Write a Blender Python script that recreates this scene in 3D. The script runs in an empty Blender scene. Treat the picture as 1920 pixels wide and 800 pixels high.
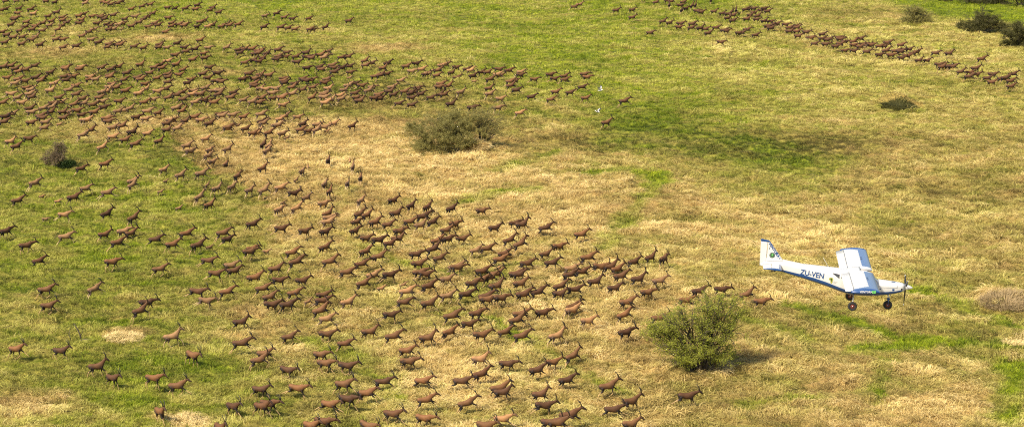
import bpy, bmesh, math, random
import numpy as np
from mathutils import Vector, Matrix, Euler, kdtree

# ------------------------------------------------------------------ camera, sky, sun, exposure
scene = bpy.context.scene
C = scene.collection
R = math.radians
CAM_H, F_PX, PITCH = 48.0, 3300.0, R(14.77)
cam_data = bpy.data.cameras.new('camera')
cam_data.sensor_width = 36.0
cam_data.lens = 36.0 * F_PX / 1920.0
cam_data.clip_start, cam_data.clip_end = 1.0, 20000.0
cam = bpy.data.objects.new('camera', cam_data)
cam.location = (0, 0, CAM_H)
cam.rotation_euler = (math.pi / 2 - PITCH, 0, 0)
C.objects.link(cam)
scene.camera = cam

SUN_DIR = Vector((-0.50, -0.42, 0.76)).normalized()          # towards the sun
world = bpy.data.worlds.new('World')
scene.world = world
world.use_nodes = True
wn = world.node_tree
bg = wn.nodes['Background']
sky = wn.nodes.new('ShaderNodeTexSky')
sky.sky_type = 'NISHITA'
sky.sun_disc = False
sky.sun_elevation = math.asin(SUN_DIR.z)
sky.sun_rotation = math.atan2(SUN_DIR.x, SUN_DIR.y) % (2 * math.pi)
sky.dust_density = 2.0
wn.links.new(sky.outputs[0], bg.inputs[0])
bg.inputs[1].default_value = 0.12
sun_data = bpy.data.lights.new('sun', 'SUN')
sun_data.energy = 5.0
sun_data.angle = R(6.0)
sun_data.color = (1.0, 0.89, 0.70)
sun = bpy.data.objects.new('sun', sun_data)
sun.rotation_euler = (-SUN_DIR).to_track_quat('-Z', 'Y').to_euler()
C.objects.link(sun)
scene.view_settings.view_transform = 'Standard'
scene.view_settings.look = 'None'
scene.view_settings.gamma = 1.0
scene.view_settings.use_curve_mapping = False
scene.view_settings.exposure = 0.64
scene.cycles.use_denoising = False          # keep the grain of the grass
scene.cycles.filter_width = 1.15
scene.cycles.max_bounces = 6

# ------------------------------------------------------------------ helpers
rng = np.random.default_rng(7)
rnd = random.Random(11)

def ray(px, py):
    d = np.array([(px - 960) / F_PX, math.cos(PITCH) - (py - 400) / F_PX * math.sin(PITCH),
                  -math.sin(PITCH) - (py - 400) / F_PX * math.cos(PITCH)])
    return d

def field_point(px, py, h=0.0):
    """the spot on the field seen at a place of the survey photograph"""
    d = ray(px, py)
    t = (CAM_H - h) / -d[2]
    return d[0] * t, d[1] * t

def depth_at(py):
    d = ray(960, py)
    return CAM_H / -d[2]

def _hash(ix, iy, seed):
    v = (ix.astype(np.int64) * 374761393 + iy.astype(np.int64) * 668265263 + seed * 974634777) & 0xffffffff
    v = ((v ^ (v >> 13)) * 1274126177) & 0xffffffff
    return ((v ^ (v >> 16)) & 0xffffff) / float(0xffffff)

def vnoise(x, y, seed=0):
    x = np.asarray(x, float); y = np.asarray(y, float)
    ix, iy = np.floor(x), np.floor(y)
    fx, fy = x - ix, y - iy
    fx = fx * fx * (3 - 2 * fx); fy = fy * fy * (3 - 2 * fy)
    a, b = _hash(ix, iy, seed), _hash(ix + 1, iy, seed)
    c, d = _hash(ix, iy + 1, seed), _hash(ix + 1, iy + 1, seed)
    return (a * (1 - fx) + b * fx) * (1 - fy) + (c * (1 - fx) + d * fx) * fy

def fbm(x, y, seed=0, n=4):
    s, a, t = 0.0, 1.0, 0.0
    for k in range(n):
        s = s + a * vnoise(x * 2 ** k + 17.3 * k, y * 2 ** k - 9.1 * k, seed + k)
        t += a; a *= 0.5
    return s / t

# dryness of the field, surveyed on a grid of photograph places (0 lush green .. 9 pale straw)
DRY = """
2 2 2 2 1 1 1 1 1 1 1 1 2 2 1 1 1 1 2 3 5 6 3 0 0
3 4 4 3 3 3 3 3 3 4 3 2 1 1 1 2 3 4 4 5 6 6 6 6 6
3 3 3 3 3 3 2 2 2 3 3 3 2 1 1 2 2 3 3 4 4 4 4 4 4
3 3 3 3 5 7 8 9 9 9 8 7 6 5 3 1 2 2 3 5 5 5 5 5 5
2 2 2 2 2 7 9 9 9 9 9 9 8 8 7 6 6 4 2 3 6 6 6 6 6
2 2 2 2 2 3 8 9 9 9 8 8 9 9 8 8 8 7 7 7 6 6 6 6 6
2 2 2 2 2 2 3 6 7 7 7 7 8 8 8 7 7 7 7 7 7 6 6 6 6
3 3 3 2 3 4 6 6 6 6 7 7 7 8 8 8 8 8 7 7 6 5 5 6 6
3 3 2 2 2 4 6 6 6 7 8 8 8 8 8 8 8 8 6 5 6 6 5 4 6
3 2 1 1 2 2 3 5 4 7 8 8 7 7 7 8 8 7 7 7 7 7 7 6 6
5 4 2 2 4 2 2 4 4 6 6 7 7 7 6 7 7 7 7 7 8 8 8 7 5
"""
DRY = np.array([[float(v) for v in l.split()] for l in DRY.strip().splitlines()]) / 9.0
# sharp-edged green meadow left of the mown straw, and green trails: point lists with a half-width in metres
GREEN_POLY = [(-200, 262), (60, 262), (180, 275), (308, 244), (345, 290), (395, 322), (440, 340), (492, 366),
              (520, 412), (500, 470), (420, 520), (200, 545), (-200, 560)]
TRAILS = [([(655, 352), (645, 385), (620, 405), (560, 420)], 0.8, .75), ([(870, 385), (930, 368), (1010, 362)], 1.6, .7),
          ([(940, 322), (1000, 303), (1050, 290)], 1.5, .6), ([(1135, 470), (1160, 430), (1190, 400), (1240, 330)], 1.2, .6),
          ([(1100, 330), (1180, 325), (1260, 345)], 1.6, .55), ([(1480, 578), (1580, 610), (1700, 642), (1760, 646)], .9, .75),
          ([(1600, 662), (1750, 652), (1920, 660)], 1.3, .7), ([(1380, 770), (1500, 755), (1640, 742)], .9, .5),
          ([(1640, 760), (1660, 700), (1680, 668)], .7, .5), ([(1870, 800), (1890, 740), (1910, 690)], 1.5, .7),
          ([(830, 590), (920, 600), (1010, 655), (1090, 710), (1180, 750)], .8, .6), ([(640, 440), (700, 470), (760, 505), (860, 520)], 1.0, .7),
          ([(1395, 600), (1440, 620), (1500, 640)], 1.3, .6), ([(560, 640), (690, 690), (740, 760)], 1.2, .55),
          ([(860, 570), (900, 555), (960, 500), (1050, 500)], 1.0, .5), ([(1700, 545), (1830, 590), (1920, 625)], .9, .65),
          ([(1150, 270), (1200, 285), (1350, 300), (1550, 320)], 3.5, .28), ([(1180, 240), (1300, 255), (1420, 275), (1540, 300)], 3.5, .25), ([(1740, 6), (1800, 20), (1920, 36)], 9.0, .7)]
STRAW_PATCHES = [((228, 634), 2.2, .9), ((60, 760), 3.2, .6), ((350, 790), 2.2, .7), ((210, 665), 1.0, .3), ((460, 590), 1.8, .5),
                 ((1880, 562), 3.0, .5), ((110, 100), 8.0, .4), ((270, 80), 7.0, .4), ((720, 95), 7.0, .5), ((440, 140), 5.0, .35),
                 ((330, 72), 6.0, .35), ((560, 60), 6.0, .3), ((1830, 770), 3.0, .5), ((1560, 735), 2.5, .35)]

def to_px(x, y):
    d = y * math.cos(PITCH) + CAM_H * math.sin(PITCH)
    u = y * math.sin(PITCH) - CAM_H * math.cos(PITCH)
    d = np.maximum(d, 20)
    return 960 + F_PX * x / d, 400 - F_PX * u / d

GP = np.array([field_point(*p) for p in GREEN_POLY])

def seg_dist(x, y, P):
    best = np.full(np.shape(x), 1e9)
    for (ax, ay), (bx, by) in zip(P[:-1], P[1:]):
        dx, dy = bx - ax, by - ay
        t = np.clip(((x - ax) * dx + (y - ay) * dy) / (dx * dx + dy * dy), 0, 1)
        best = np.minimum(best, np.hypot(x - ax - t * dx, y - ay - t * dy))
    return best

def in_poly(x, y, P):
    ins = np.zeros(np.shape(x), bool)
    for (ax, ay), (bx, by) in zip(P, np.roll(P, -1, axis=0)):
        if ay == by: continue
        c = (ay > y) != (by > y)
        ins ^= c & (x < (bx - ax) * (y - ay) / (by - ay) + ax)
    return ins

def smooth(a, b, v):
    t = np.clip((v - a) / (b - a), 0, 1)
    return t * t * (3 - 2 * t)

def swath(x, y):
    """long combed windrows, bent slowly across the plain"""
    w = 3.2 * (fbm(x / 22, y / 22, 131, 2) - .5) * 6
    th = -.22
    u, v = x * math.cos(th) + y * math.sin(th), -x * math.sin(th) + y * math.cos(th) + w
    return fbm(u / 7.5, v / 1.25, 141, 3)

def dryness(x, y):
    wx = x + 5.0 * (fbm(x / 9, y / 9, 31, 3) - .5)
    wy = y + 7.0 * (fbm(x / 9, y / 9, 57, 3) - .5)
    px, py = to_px(wx, wy)
    gx, gy = np.clip(px / 80, 0, 23.999), np.clip(py / 80, 0, 9.999)
    ix, iy = gx.astype(int), gy.astype(int)
    fx, fy = gx - ix, gy - iy
    d = (DRY[iy, ix] * (1 - fx) + DRY[iy, ix + 1] * fx) * (1 - fy) + (DRY[iy + 1, ix] * (1 - fx) + DRY[iy + 1, ix + 1] * fx) * fy
    jx, jy = x + 1.6 * (vnoise(x / 1.8, y / 1.8, 3) - .5), y + 1.6 * (vnoise(x / 1.8, y / 1.8, 5) - .5)
    ins = in_poly(jx, jy, GP)
    edge = seg_dist(jx, jy, GP[3:9])
    k = np.where(ins, np.clip(1 - edge / 14.0, 0.25, 1), 0)
    d = np.where(ins, d * (1 - .7 * k) + .12 * k, d)
    near = np.where(~ins & (edge < 16), smooth(16, 2, edge), 0)
    d = np.where(~ins, d * (1 - near * .9) + .95 * near * .9, d)
    d = np.where(to_px(jx, jy)[1] < 225, np.minimum(d, .5), d)
    for pts, w, s in TRAILS:
        P = np.array([field_point(*p) for p in pts])
        d = d - s * smooth(w * 1.5, w * .3, seg_dist(jx, jy, P)) * (0.45 + .9 * vnoise(x / 2.5, y / 2.5, 8))
    for p, r, s in STRAW_PATCHES:
        qx, qy = field_point(*p)
        d = d + s * smooth(r, r * .25, np.hypot((jx - qx) / 1.5, jy - qy))
    # streaks and tufts of the other colour
    n = fbm(x / 3.4, y / 2.2, 71, 4) - .5
    n2 = fbm(x / 1.1, y / .9, 91, 3) - .5
    d = d + n * .55 + n2 * .30 + .55 * (swath(x, y) - .5)
    core = smooth(27, 8, edge) * ~ins * (to_px(jx, jy)[1] > 228)
    d = np.maximum(d, core * (.72 + .5 * n2))
    return np.clip(d, 0, 1)

MOUNDS = [((1683, 196), 3.0, 1.9), ((1886, 566), 2.5, .8), ((228, 640), 1.7, .55), ((1912, 640), 1.6, .6), ((350, 795), 1.6, .5)]

def height(x, y):
    h = .7 * (fbm(x / 26, y / 26, 5, 3) - .5)
    win = np.exp(-((x / 150.) ** 4)) * np.exp(-(((y - 235) / 170.) ** 4))
    lump = np.abs(fbm(x / 2.6 + .4 * vnoise(x / 7, y / 7, 2), y / 1.9, 15, 3) - .5) * 2
    h = h + win * (.50 * (1 - lump) ** 2 + .50 * (swath(x, y) - .5) + .58 * (fbm(x / 1.3, y / 1.0, 25, 2) - .5))
    for p, r, a in MOUNDS:
        qx, qy = field_point(*p)
        d = np.hypot((x - qx) / 1.25, y - qy)
        h = h + a * .8 * np.exp(-(d / (r * .62)) ** 2.4)
    return h

def height1(x, y):
    return float(height(np.array([x]), np.array([y]))[0])

# ------------------------------------------------------------------ materials
def mat(name, color=(.5, .5, .5), rough=.6, metal=0.0, coat=0.0, spec=.5):
    m = bpy.data.materials.new(name); m.use_nodes = True
    b = m.node_tree.nodes['Principled BSDF']
    b.inputs['Base Color'].default_value = (*color, 1)
    b.inputs['Roughness'].default_value = rough
    b.inputs['Metallic'].default_value = metal
    b.inputs['Coat Weight'].default_value = coat
    b.inputs['Specular IOR Level'].default_value = spec
    return m

def worn(m, amount=.12, scale=3.0):
    """gentle mottling on a painted surface"""
    nt = m.node_tree; b = nt.nodes['Principled BSDF']
    col = tuple(b.inputs['Base Color'].default_value)
    tc = nt.nodes.new('ShaderNodeTexCoord'); no = nt.nodes.new('ShaderNodeTexNoise')
    no.inputs['Scale'].default_value = scale; no.inputs['Detail'].default_value = 6
    nt.links.new(tc.outputs['Object'], no.inputs['Vector'])
    mx = nt.nodes.new('ShaderNodeMix'); mx.data_type = 'RGBA'
    mx.inputs[6].default_value = tuple(c * (1 - amount) for c in col[:3]) + (1,)
    mx.inputs[7].default_value = col
    nt.links.new(no.outputs['Fac'], mx.inputs[0])
    nt.links.new(mx.outputs[2], b.inputs['Base Color'])
    return m

def ramp(nt, fac, stops):
    r = nt.nodes.new('ShaderNodeValToRGB')
    while len(r.color_ramp.elements) < len(stops): r.color_ramp.elements.new(.5)
    for e, (p, c) in zip(r.color_ramp.elements, stops):
        e.position = p; e.color = (*c, 1)
    nt.links.new(fac, r.inputs[0])
    return r.outputs[0]

def mix(nt, fac, a, b, mode='MIX'):
    m = nt.nodes.new('ShaderNodeMix'); m.data_type = 'RGBA'; m.blend_type = mode
    for s, v in ((0, fac), (6, a), (7, b)):
        if hasattr(v, 'node'): nt.links.new(v, m.inputs[s])
        elif s == 0: m.inputs[0].default_value = v
        else: m.inputs[s].default_value = (*v, 1)
    return m.outputs[2]

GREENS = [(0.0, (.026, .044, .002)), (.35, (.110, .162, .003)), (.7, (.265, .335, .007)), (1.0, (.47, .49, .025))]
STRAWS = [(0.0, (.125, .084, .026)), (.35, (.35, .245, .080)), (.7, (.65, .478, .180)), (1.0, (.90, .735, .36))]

def field_material(name, kind, transl):
    m = bpy.data.materials.new(name); m.use_nodes = True
    nt = m.node_tree; b = nt.nodes['Principled BSDF']; out = nt.nodes['Material Output']
    at = nt.nodes.new('ShaderNodeAttribute'); at.attribute_name = 'dry'; at.attribute_type = kind
    geo = nt.nodes.new('ShaderNodeNewGeometry')
    n1 = nt.nodes.new('ShaderNodeTexNoise'); n1.inputs['Scale'].default_value = 2.2 if kind == 'GEOMETRY' else .9
    n1.inputs['Detail'].default_value = 8; n1.inputs['Roughness'].default_value = .7
    nt.links.new(geo.outputs['Position'], n1.inputs['Vector'])
    if kind == 'GEOMETRY':
        v = n1.outputs['Fac']
        mr = nt.nodes.new('ShaderNodeMapRange'); mr.inputs[1].default_value = .25; mr.inputs[2].default_value = .8
        nt.links.new(v, mr.inputs[0]); v = mr.outputs[0]
    else:
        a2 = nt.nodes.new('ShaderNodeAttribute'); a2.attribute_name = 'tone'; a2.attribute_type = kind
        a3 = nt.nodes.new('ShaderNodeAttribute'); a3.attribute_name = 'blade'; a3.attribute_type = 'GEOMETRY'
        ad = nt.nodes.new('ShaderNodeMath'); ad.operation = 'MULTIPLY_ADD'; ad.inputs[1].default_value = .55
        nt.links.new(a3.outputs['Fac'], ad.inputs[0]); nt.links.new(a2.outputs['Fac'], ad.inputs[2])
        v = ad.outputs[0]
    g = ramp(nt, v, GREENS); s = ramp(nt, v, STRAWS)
    col = mix(nt, at.outputs['Fac'], g, s)
    if kind == 'GEOMETRY': col = mix(nt, 1.0, col, (.62, .56, .5), 'MULTIPLY')      # thatch and soil between the tufts
    nt.links.new(col, b.inputs['Base Color'])
    b.inputs['Roughness'].default_value = .75
    b.inputs['Specular IOR Level'].default_value = .25
    if kind == 'GEOMETRY':
        bp = nt.nodes.new('ShaderNodeBump'); bp.inputs['Strength'].default_value = .9; bp.inputs['Distance'].default_value = .25
        n2 = nt.nodes.new('ShaderNodeTexNoise'); n2.inputs['Scale'].default_value = 3.5; n2.inputs['Detail'].default_value = 8
        nt.links.new(geo.outputs['Position'], n2.inputs['Vector'])
        nt.links.new(n2.outputs['Fac'], bp.inputs['Height']); nt.links.new(bp.outputs[0], b.inputs['Normal'])
    if transl:
        tr = nt.nodes.new('ShaderNodeBsdfTranslucent'); nt.links.new(col, tr.inputs[0])
        ms = nt.nodes.new('ShaderNodeMixShader'); ms.inputs[0].default_value = transl
        nt.links.new(b.outputs[0], ms.inputs[1]); nt.links.new(tr.outputs[0], ms.inputs[2])
        nt.links.new(ms.outputs[0], out.inputs[0])
    return m

# ------------------------------------------------------------------ object helpers
def link(name, me, parent=None, m=None):
    o = bpy.data.objects.new(name, me); C.objects.link(o)
    if m is not None: me.materials.append(m)
    if parent is not None: o.parent = parent
    return o

def tag(o, label, cat, group=None, kind=None):
    if label: o['label'] = label
    if cat: o['category'] = cat
    if group: o['group'] = group
    if kind: o['kind'] = kind
    return o

def empty(name, loc=(0, 0, 0)):
    o = bpy.data.objects.new(name, None); o.location = loc; o.empty_display_size = .3
    C.objects.link(o); return o

def mesh_np(name, v, f, smoothf=True):
    """mesh from an (n,3) array and an (m,k) array of equal faces"""
    v = np.asarray(v, np.float32); f = np.asarray(f, np.int32)
    me = bpy.data.meshes.new(name)
    me.vertices.add(len(v)); me.vertices.foreach_set('co', v.ravel())
    k = f.shape[1]
    me.loops.add(f.size); me.loops.foreach_set('vertex_index', f.ravel())
    me.polygons.add(len(f)); me.polygons.foreach_set('loop_start', np.arange(0, f.size, k, dtype=np.int32))
    if smoothf: me.polygons.foreach_set('use_smooth', np.ones(len(f), bool))
    me.update(calc_edges=True)
    return me

def mesh_py(name, v, f, smoothf=True):
    me = bpy.data.meshes.new(name); me.from_pydata([tuple(p) for p in v], [], f); me.update()
    if smoothf: me.polygons.foreach_set('use_smooth', [True] * len(me.polygons))
    return me

def attr(me, name, vals, dom='POINT'):
    a = me.attributes.new(name, 'FLOAT', dom); a.data.foreach_set('value', np.asarray(vals, np.float32))

# ------------------------------------------------------------------ the ground: one sheet out to the horizon
def lines(lo, hi, step, far):
    c = list(np.arange(lo, hi + 1e-6, step)); s = step; a = []
    v = lo
    while v > -far: s *= 1.35; v -= s; a.append(v)
    s = step; v = hi; b = []
    while v < far: s *= 1.35; v += s; b.append(v)
    return np.array(a[::-1] + c + b)

GX, GY = lines(-118, 118, .42, 7000), lines(108, 385, .42, 7000)
gx, gy = np.meshgrid(GX, GY)
gx, gy = gx.ravel(), gy.ravel()
gz = height(gx, gy)
nx, ny = len(GX), len(GY)
idx = np.arange(nx * ny).reshape(ny, nx)
quads = np.stack([idx[:-1, :-1], idx[:-1, 1:], idx[1:, 1:], idx[1:, :-1]], -1).reshape(-1, 4)
gme = mesh_np('ground', np.stack([gx, gy, gz], -1), quads)
attr(gme, 'dry', dryness(gx, gy))
ground = link('ground', gme, m=field_material('field_soil', 'GEOMETRY', 0))
tag(ground, None, None, kind='structure')

# ------------------------------------------------------------------ grass: tufts of blades scattered on the sheet
def tuft(name, n, rad, length, width, lean, seed):
    r = np.random.default_rng(seed)
    vs, fs, bl = [], [], []
    for k in range(n):
        a = r.uniform(0, 2 * math.pi); q = rad * math.sqrt(r.uniform())
        p = np.array([q * math.cos(a), q * math.sin(a), -.04])
        az = r.normal(0, .8) if lean > .5 else r.uniform(0, 2 * math.pi)
        L = length * r.uniform(.55, 1.25); w = width * r.uniform(.6, 1.3)
        th = math.pi / 2 - (lean * r.uniform(.6, 1.15))
        side = np.array([-math.sin(az), math.cos(az), r.normal(0, .3)]); side /= np.linalg.norm(side)
        t = th; i0 = len(vs)
        for s in range(3):
            ww = w * (1, .85, .2)[s]
            vs += [p - side * ww / 2, p + side * ww / 2]; bl += [.35 + .3 * s + r.normal(0, .04)] * 2
            p = p + L / 2 * np.array([math.cos(t) * math.cos(az), math.cos(t) * math.sin(az), math.sin(t)])
            t -= .35 + .9 * lean * r.uniform(.3, .9)
        tone = r.normal(0, .25)
        bl[-6:] = [b + tone for b in bl[-6:]]
        for s in range(2):
            j = i0 + 2 * s; fs.append((j, j + 1, j + 3, j + 2))
    me = mesh_np(name, np.array(vs), np.array(fs))
    attr(me, 'blade', bl)
    return me

grass_mat = field_material('grass_blades', 'INSTANCER', .3)

def scatter_tree(name, sources):
    ng = bpy.data.node_groups.new(name, 'GeometryNodeTree')
    ng.interface.new_socket('Geometry', in_out='INPUT', socket_type='NodeSocketGeometry')
    ng.interface.new_socket('Geometry', in_out='OUTPUT', socket_type='NodeSocketGeometry')
    N = ng.nodes; Lk = ng.links
    gi, go = N.new('NodeGroupInput'), N.new('NodeGroupOutput')
    m2p = N.new('GeometryNodeMeshToPoints'); Lk.new(gi.outputs[0], m2p.inputs['Mesh'])
    g2i = N.new('GeometryNodeGeometryToInstance')
    for s in reversed(sources):
        oi = N.new('GeometryNodeObjectInfo'); oi.inputs['Object'].default_value = s
        Lk.new(oi.outputs['Geometry'], g2i.inputs[0])
    iop = N.new('GeometryNodeInstanceOnPoints')
    Lk.new(m2p.outputs[0], iop.inputs['Points']); Lk.new(g2i.outputs[0], iop.inputs['Instance'])
    iop.inputs['Pick Instance'].default_value = True
    def named(nm, ty):
        a = N.new('GeometryNodeInputNamedAttribute'); a.data_type = ty; a.inputs[0].default_value = nm
        return a.outputs['Attribute']
    Lk.new(named('pick', 'INT'), iop.inputs['Instance Index'])
    e2r = N.new('FunctionNodeEulerToRotation')
    Lk.new(named('rot', 'FLOAT_VECTOR'), e2r.inputs[0]); Lk.new(e2r.outputs[0], iop.inputs['Rotation'])
    Lk.new(named('size', 'FLOAT'), iop.inputs['Scale'])
    Lk.new(iop.outputs[0], go.inputs[0])
    return ng

def scatter(name, pos, rot, size, pick, sources, extra):
    me = bpy.data.meshes.new(name)
    me.vertices.add(len(pos)); me.vertices.foreach_set('co', np.asarray(pos, np.float32).ravel())
    a = me.attributes.new('rot', 'FLOAT_VECTOR', 'POINT'); a.data.foreach_set('vector', np.asarray(rot, np.float32).ravel())
    attr(me, 'size', size)
    a = me.attributes.new('pick', 'INT', 'POINT'); a.data.foreach_set('value', np.asarray(pick, np.int32))
    for k, v in extra.items(): attr(me, k, v)
    o = link(name, me)
    md = o.modifiers.new('scatter', 'NODES'); md.node_group = scatter_tree(name, sources)
    return o

def source(name, me, m):
    me.materials.append(m)
    return bpy.data.objects.new(name, me)

def field_samples(step0, seed, y0=112, y1=372):
    """jittered spots whose spacing grows with the distance from the viewpoint"""
    r = np.random.default_rng(seed); X, Y = [], []
    y = y0
    while y < y1:
        st = step0 * (y / 150.0) ** .9
        hw = y * .335 + 9
        xs = np.arange(-hw, hw, st)
        X.append(xs + r.uniform(-.6, .6, len(xs)) * st); Y.append(y + r.uniform(-.6, .6, len(xs)) * st)
        y += st
    return np.concatenate(X), np.concatenate(Y), r

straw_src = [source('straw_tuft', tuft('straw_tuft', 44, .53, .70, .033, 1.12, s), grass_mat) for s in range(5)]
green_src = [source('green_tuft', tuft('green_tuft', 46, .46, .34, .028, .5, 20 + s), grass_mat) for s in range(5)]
sx, sy, r_ = field_samples(.50, 3)
sd = dryness(sx, sy); sz = height(sx, sy)
flow = 5.0 * math.pi * fbm(sx / 6, sy / 5, 44, 3)
# stands of darker, ranker grass, plus upper-left lens vignetting painted into the tone: place, half-length, half-depth, strength
RANK_VIGNETTE = [((570, 290), 24, 22, -.12), ((1000, 60), 80, 50, -.10), ((1500, 120), 60, 30, -.10), ((1300, 180), 30, 14, -.06), ((1350, 272), 26, 10, .30), ((1500, 300), 14, 9, .26), ((1220, 235), 9, 7, .26), ((250, 170), 75, 45, .15), ((150, 330), 20, 16, .10), ((640, 190), 30, 14, .10), ((385, 335), 5, 8, .2), ((455, 372), 6, 6, .2), ((330, 285), 3, 8, .2), ((1640, 28), 22, 7, .15),
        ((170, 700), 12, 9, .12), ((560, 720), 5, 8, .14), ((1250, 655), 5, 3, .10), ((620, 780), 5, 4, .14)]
rank_vignette = np.zeros(len(sx))
for p_, lx, ly, s_ in RANK_VIGNETTE:
    qx, qy = field_point(*p_); rank_vignette += s_ * np.exp(-(((sx - qx) / lx) ** 2 + ((sy - qy) / ly) ** 2) ** 2.2)
rank_vignette = rank_vignette * np.where(rank_vignette > 0, .25 + 1.5 * (vnoise(sx / 2.6, sy / 1.9, 161) * .6 + fbm(sx / 9, sy / 5, 163, 2) * .5), 1)
tone = np.clip(.19 - rank_vignette + .5 * (swath(sx, sy) - .5) + .62 * (fbm(sx / 1.8, sy / 1.35, 66, 3) - .5) + .4 * (fbm(sx / 16, sy / 12, 68, 2) - .5) + r_.normal(0, .07, len(sx)), -.35, .6)
isd = (sd + r_.normal(0, .10, len(sx))) > .5
rotv = np.stack([r_.normal(0, .14, len(sx)), r_.normal(0, .14, len(sx)), flow + r_.normal(0, .4, len(sx))], -1)
size = r_.uniform(.65, 1.25, len(sx)) * (.75 + .6 * fbm(sx / 3, sy / 3, 77, 2)) * np.clip((sy / 190.0) ** .35, .85, 1.25)
pos = np.stack([sx, sy, sz], -1)
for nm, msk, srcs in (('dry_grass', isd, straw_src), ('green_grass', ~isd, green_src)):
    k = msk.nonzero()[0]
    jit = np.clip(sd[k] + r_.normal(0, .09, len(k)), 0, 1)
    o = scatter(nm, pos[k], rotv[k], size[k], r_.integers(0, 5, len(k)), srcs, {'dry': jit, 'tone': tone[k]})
    tag(o, 'flattened dry straw-coloured grass over the middle and right of the plain' if nm == 'dry_grass' else
        'lush short green grass covering the plain', 'grass', kind='stuff')
# ------------------------------------------------------------------ tubes, lofts
def ring_loft(rings, closed=True):
    """rings: list of (n,3) arrays with equal n -> verts, faces"""
    n = len(rings[0]); v = np.concatenate(rings); f = []
    for i in range(len(rings) - 1):
        for k in range(n):
            a, b = i * n + k, i * n + (k + 1) % n
            f.append((a, b, b + n, a + n))
    if closed:
        f.append(tuple(range(n))[::-1]); m = (len(rings) - 1) * n
        f.append(tuple(m + k for k in range(n)))
    return v, f

def tube(pts, rad, n=8, flat=None, up=(0, 0, 1)):
    """tapered tube along points; rad scalar list or (ru, rv) pairs"""
    P = np.array(pts, float); rings = []
    u = None
    for i in range(len(P)):
        t = P[min(i + 1, len(P) - 1)] - P[max(i - 1, 0)]
        t /= np.linalg.norm(t) + 1e-9
        if u is None:
            ref = np.array(up, float)
            if abs(t @ ref) > .95: ref = np.array([1.0, 0, 0])
            u = np.cross(ref, t)
        u = u - t * (u @ t); u /= np.linalg.norm(u) + 1e-9
        w = np.cross(t, u)
        ru, rw = rad[i] if np.ndim(rad[i]) else (rad[i], rad[i])
        a = np.arange(n) * 2 * math.pi / n
        rings.append(P[i] + np.outer(np.cos(a) * ru, u) + np.outer(np.sin(a) * rw, w))
    return ring_loft(rings)

class MB:
    """collects shapes into one mesh"""
    def __init__(s): s.v = []; s.f = []; s.mi = []
    def add(s, vf, mi=0):
        v, f = vf; o = len(s.v)
        s.v += [tuple(p) for p in v]; s.f += [tuple(i + o for i in q) for q in f]; s.mi += [mi] * len(f)
        return s
    def build(s, name, mats, parent=None, smoothf=True):
        me = mesh_py(name, s.v, s.f, smoothf)
        bm = bmesh.new(); bm.from_mesh(me); bmesh.ops.recalc_face_normals(bm, faces=bm.faces); bm.to_mesh(me); bm.free()
        mats = mats if isinstance(mats, (list, tuple)) else [mats]
        for m in mats: me.materials.append(m)
        if len(mats) > 1: me.polygons.foreach_set('material_index', s.mi)
        return link(name, me, parent)

def box(c, s):
    c = np.array(c); s = np.array(s) / 2
    v = [c + s * np.array(q) for q in ((-1, -1, -1), (1, -1, -1), (1, 1, -1), (-1, 1, -1), (-1, -1, 1), (1, -1, 1), (1, 1, 1), (-1, 1, 1))]
    return v, [(0, 3, 2, 1), (4, 5, 6, 7), (0, 1, 5, 4), (1, 2, 6, 5), (2, 3, 7, 6), (3, 0, 4, 7)]

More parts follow.
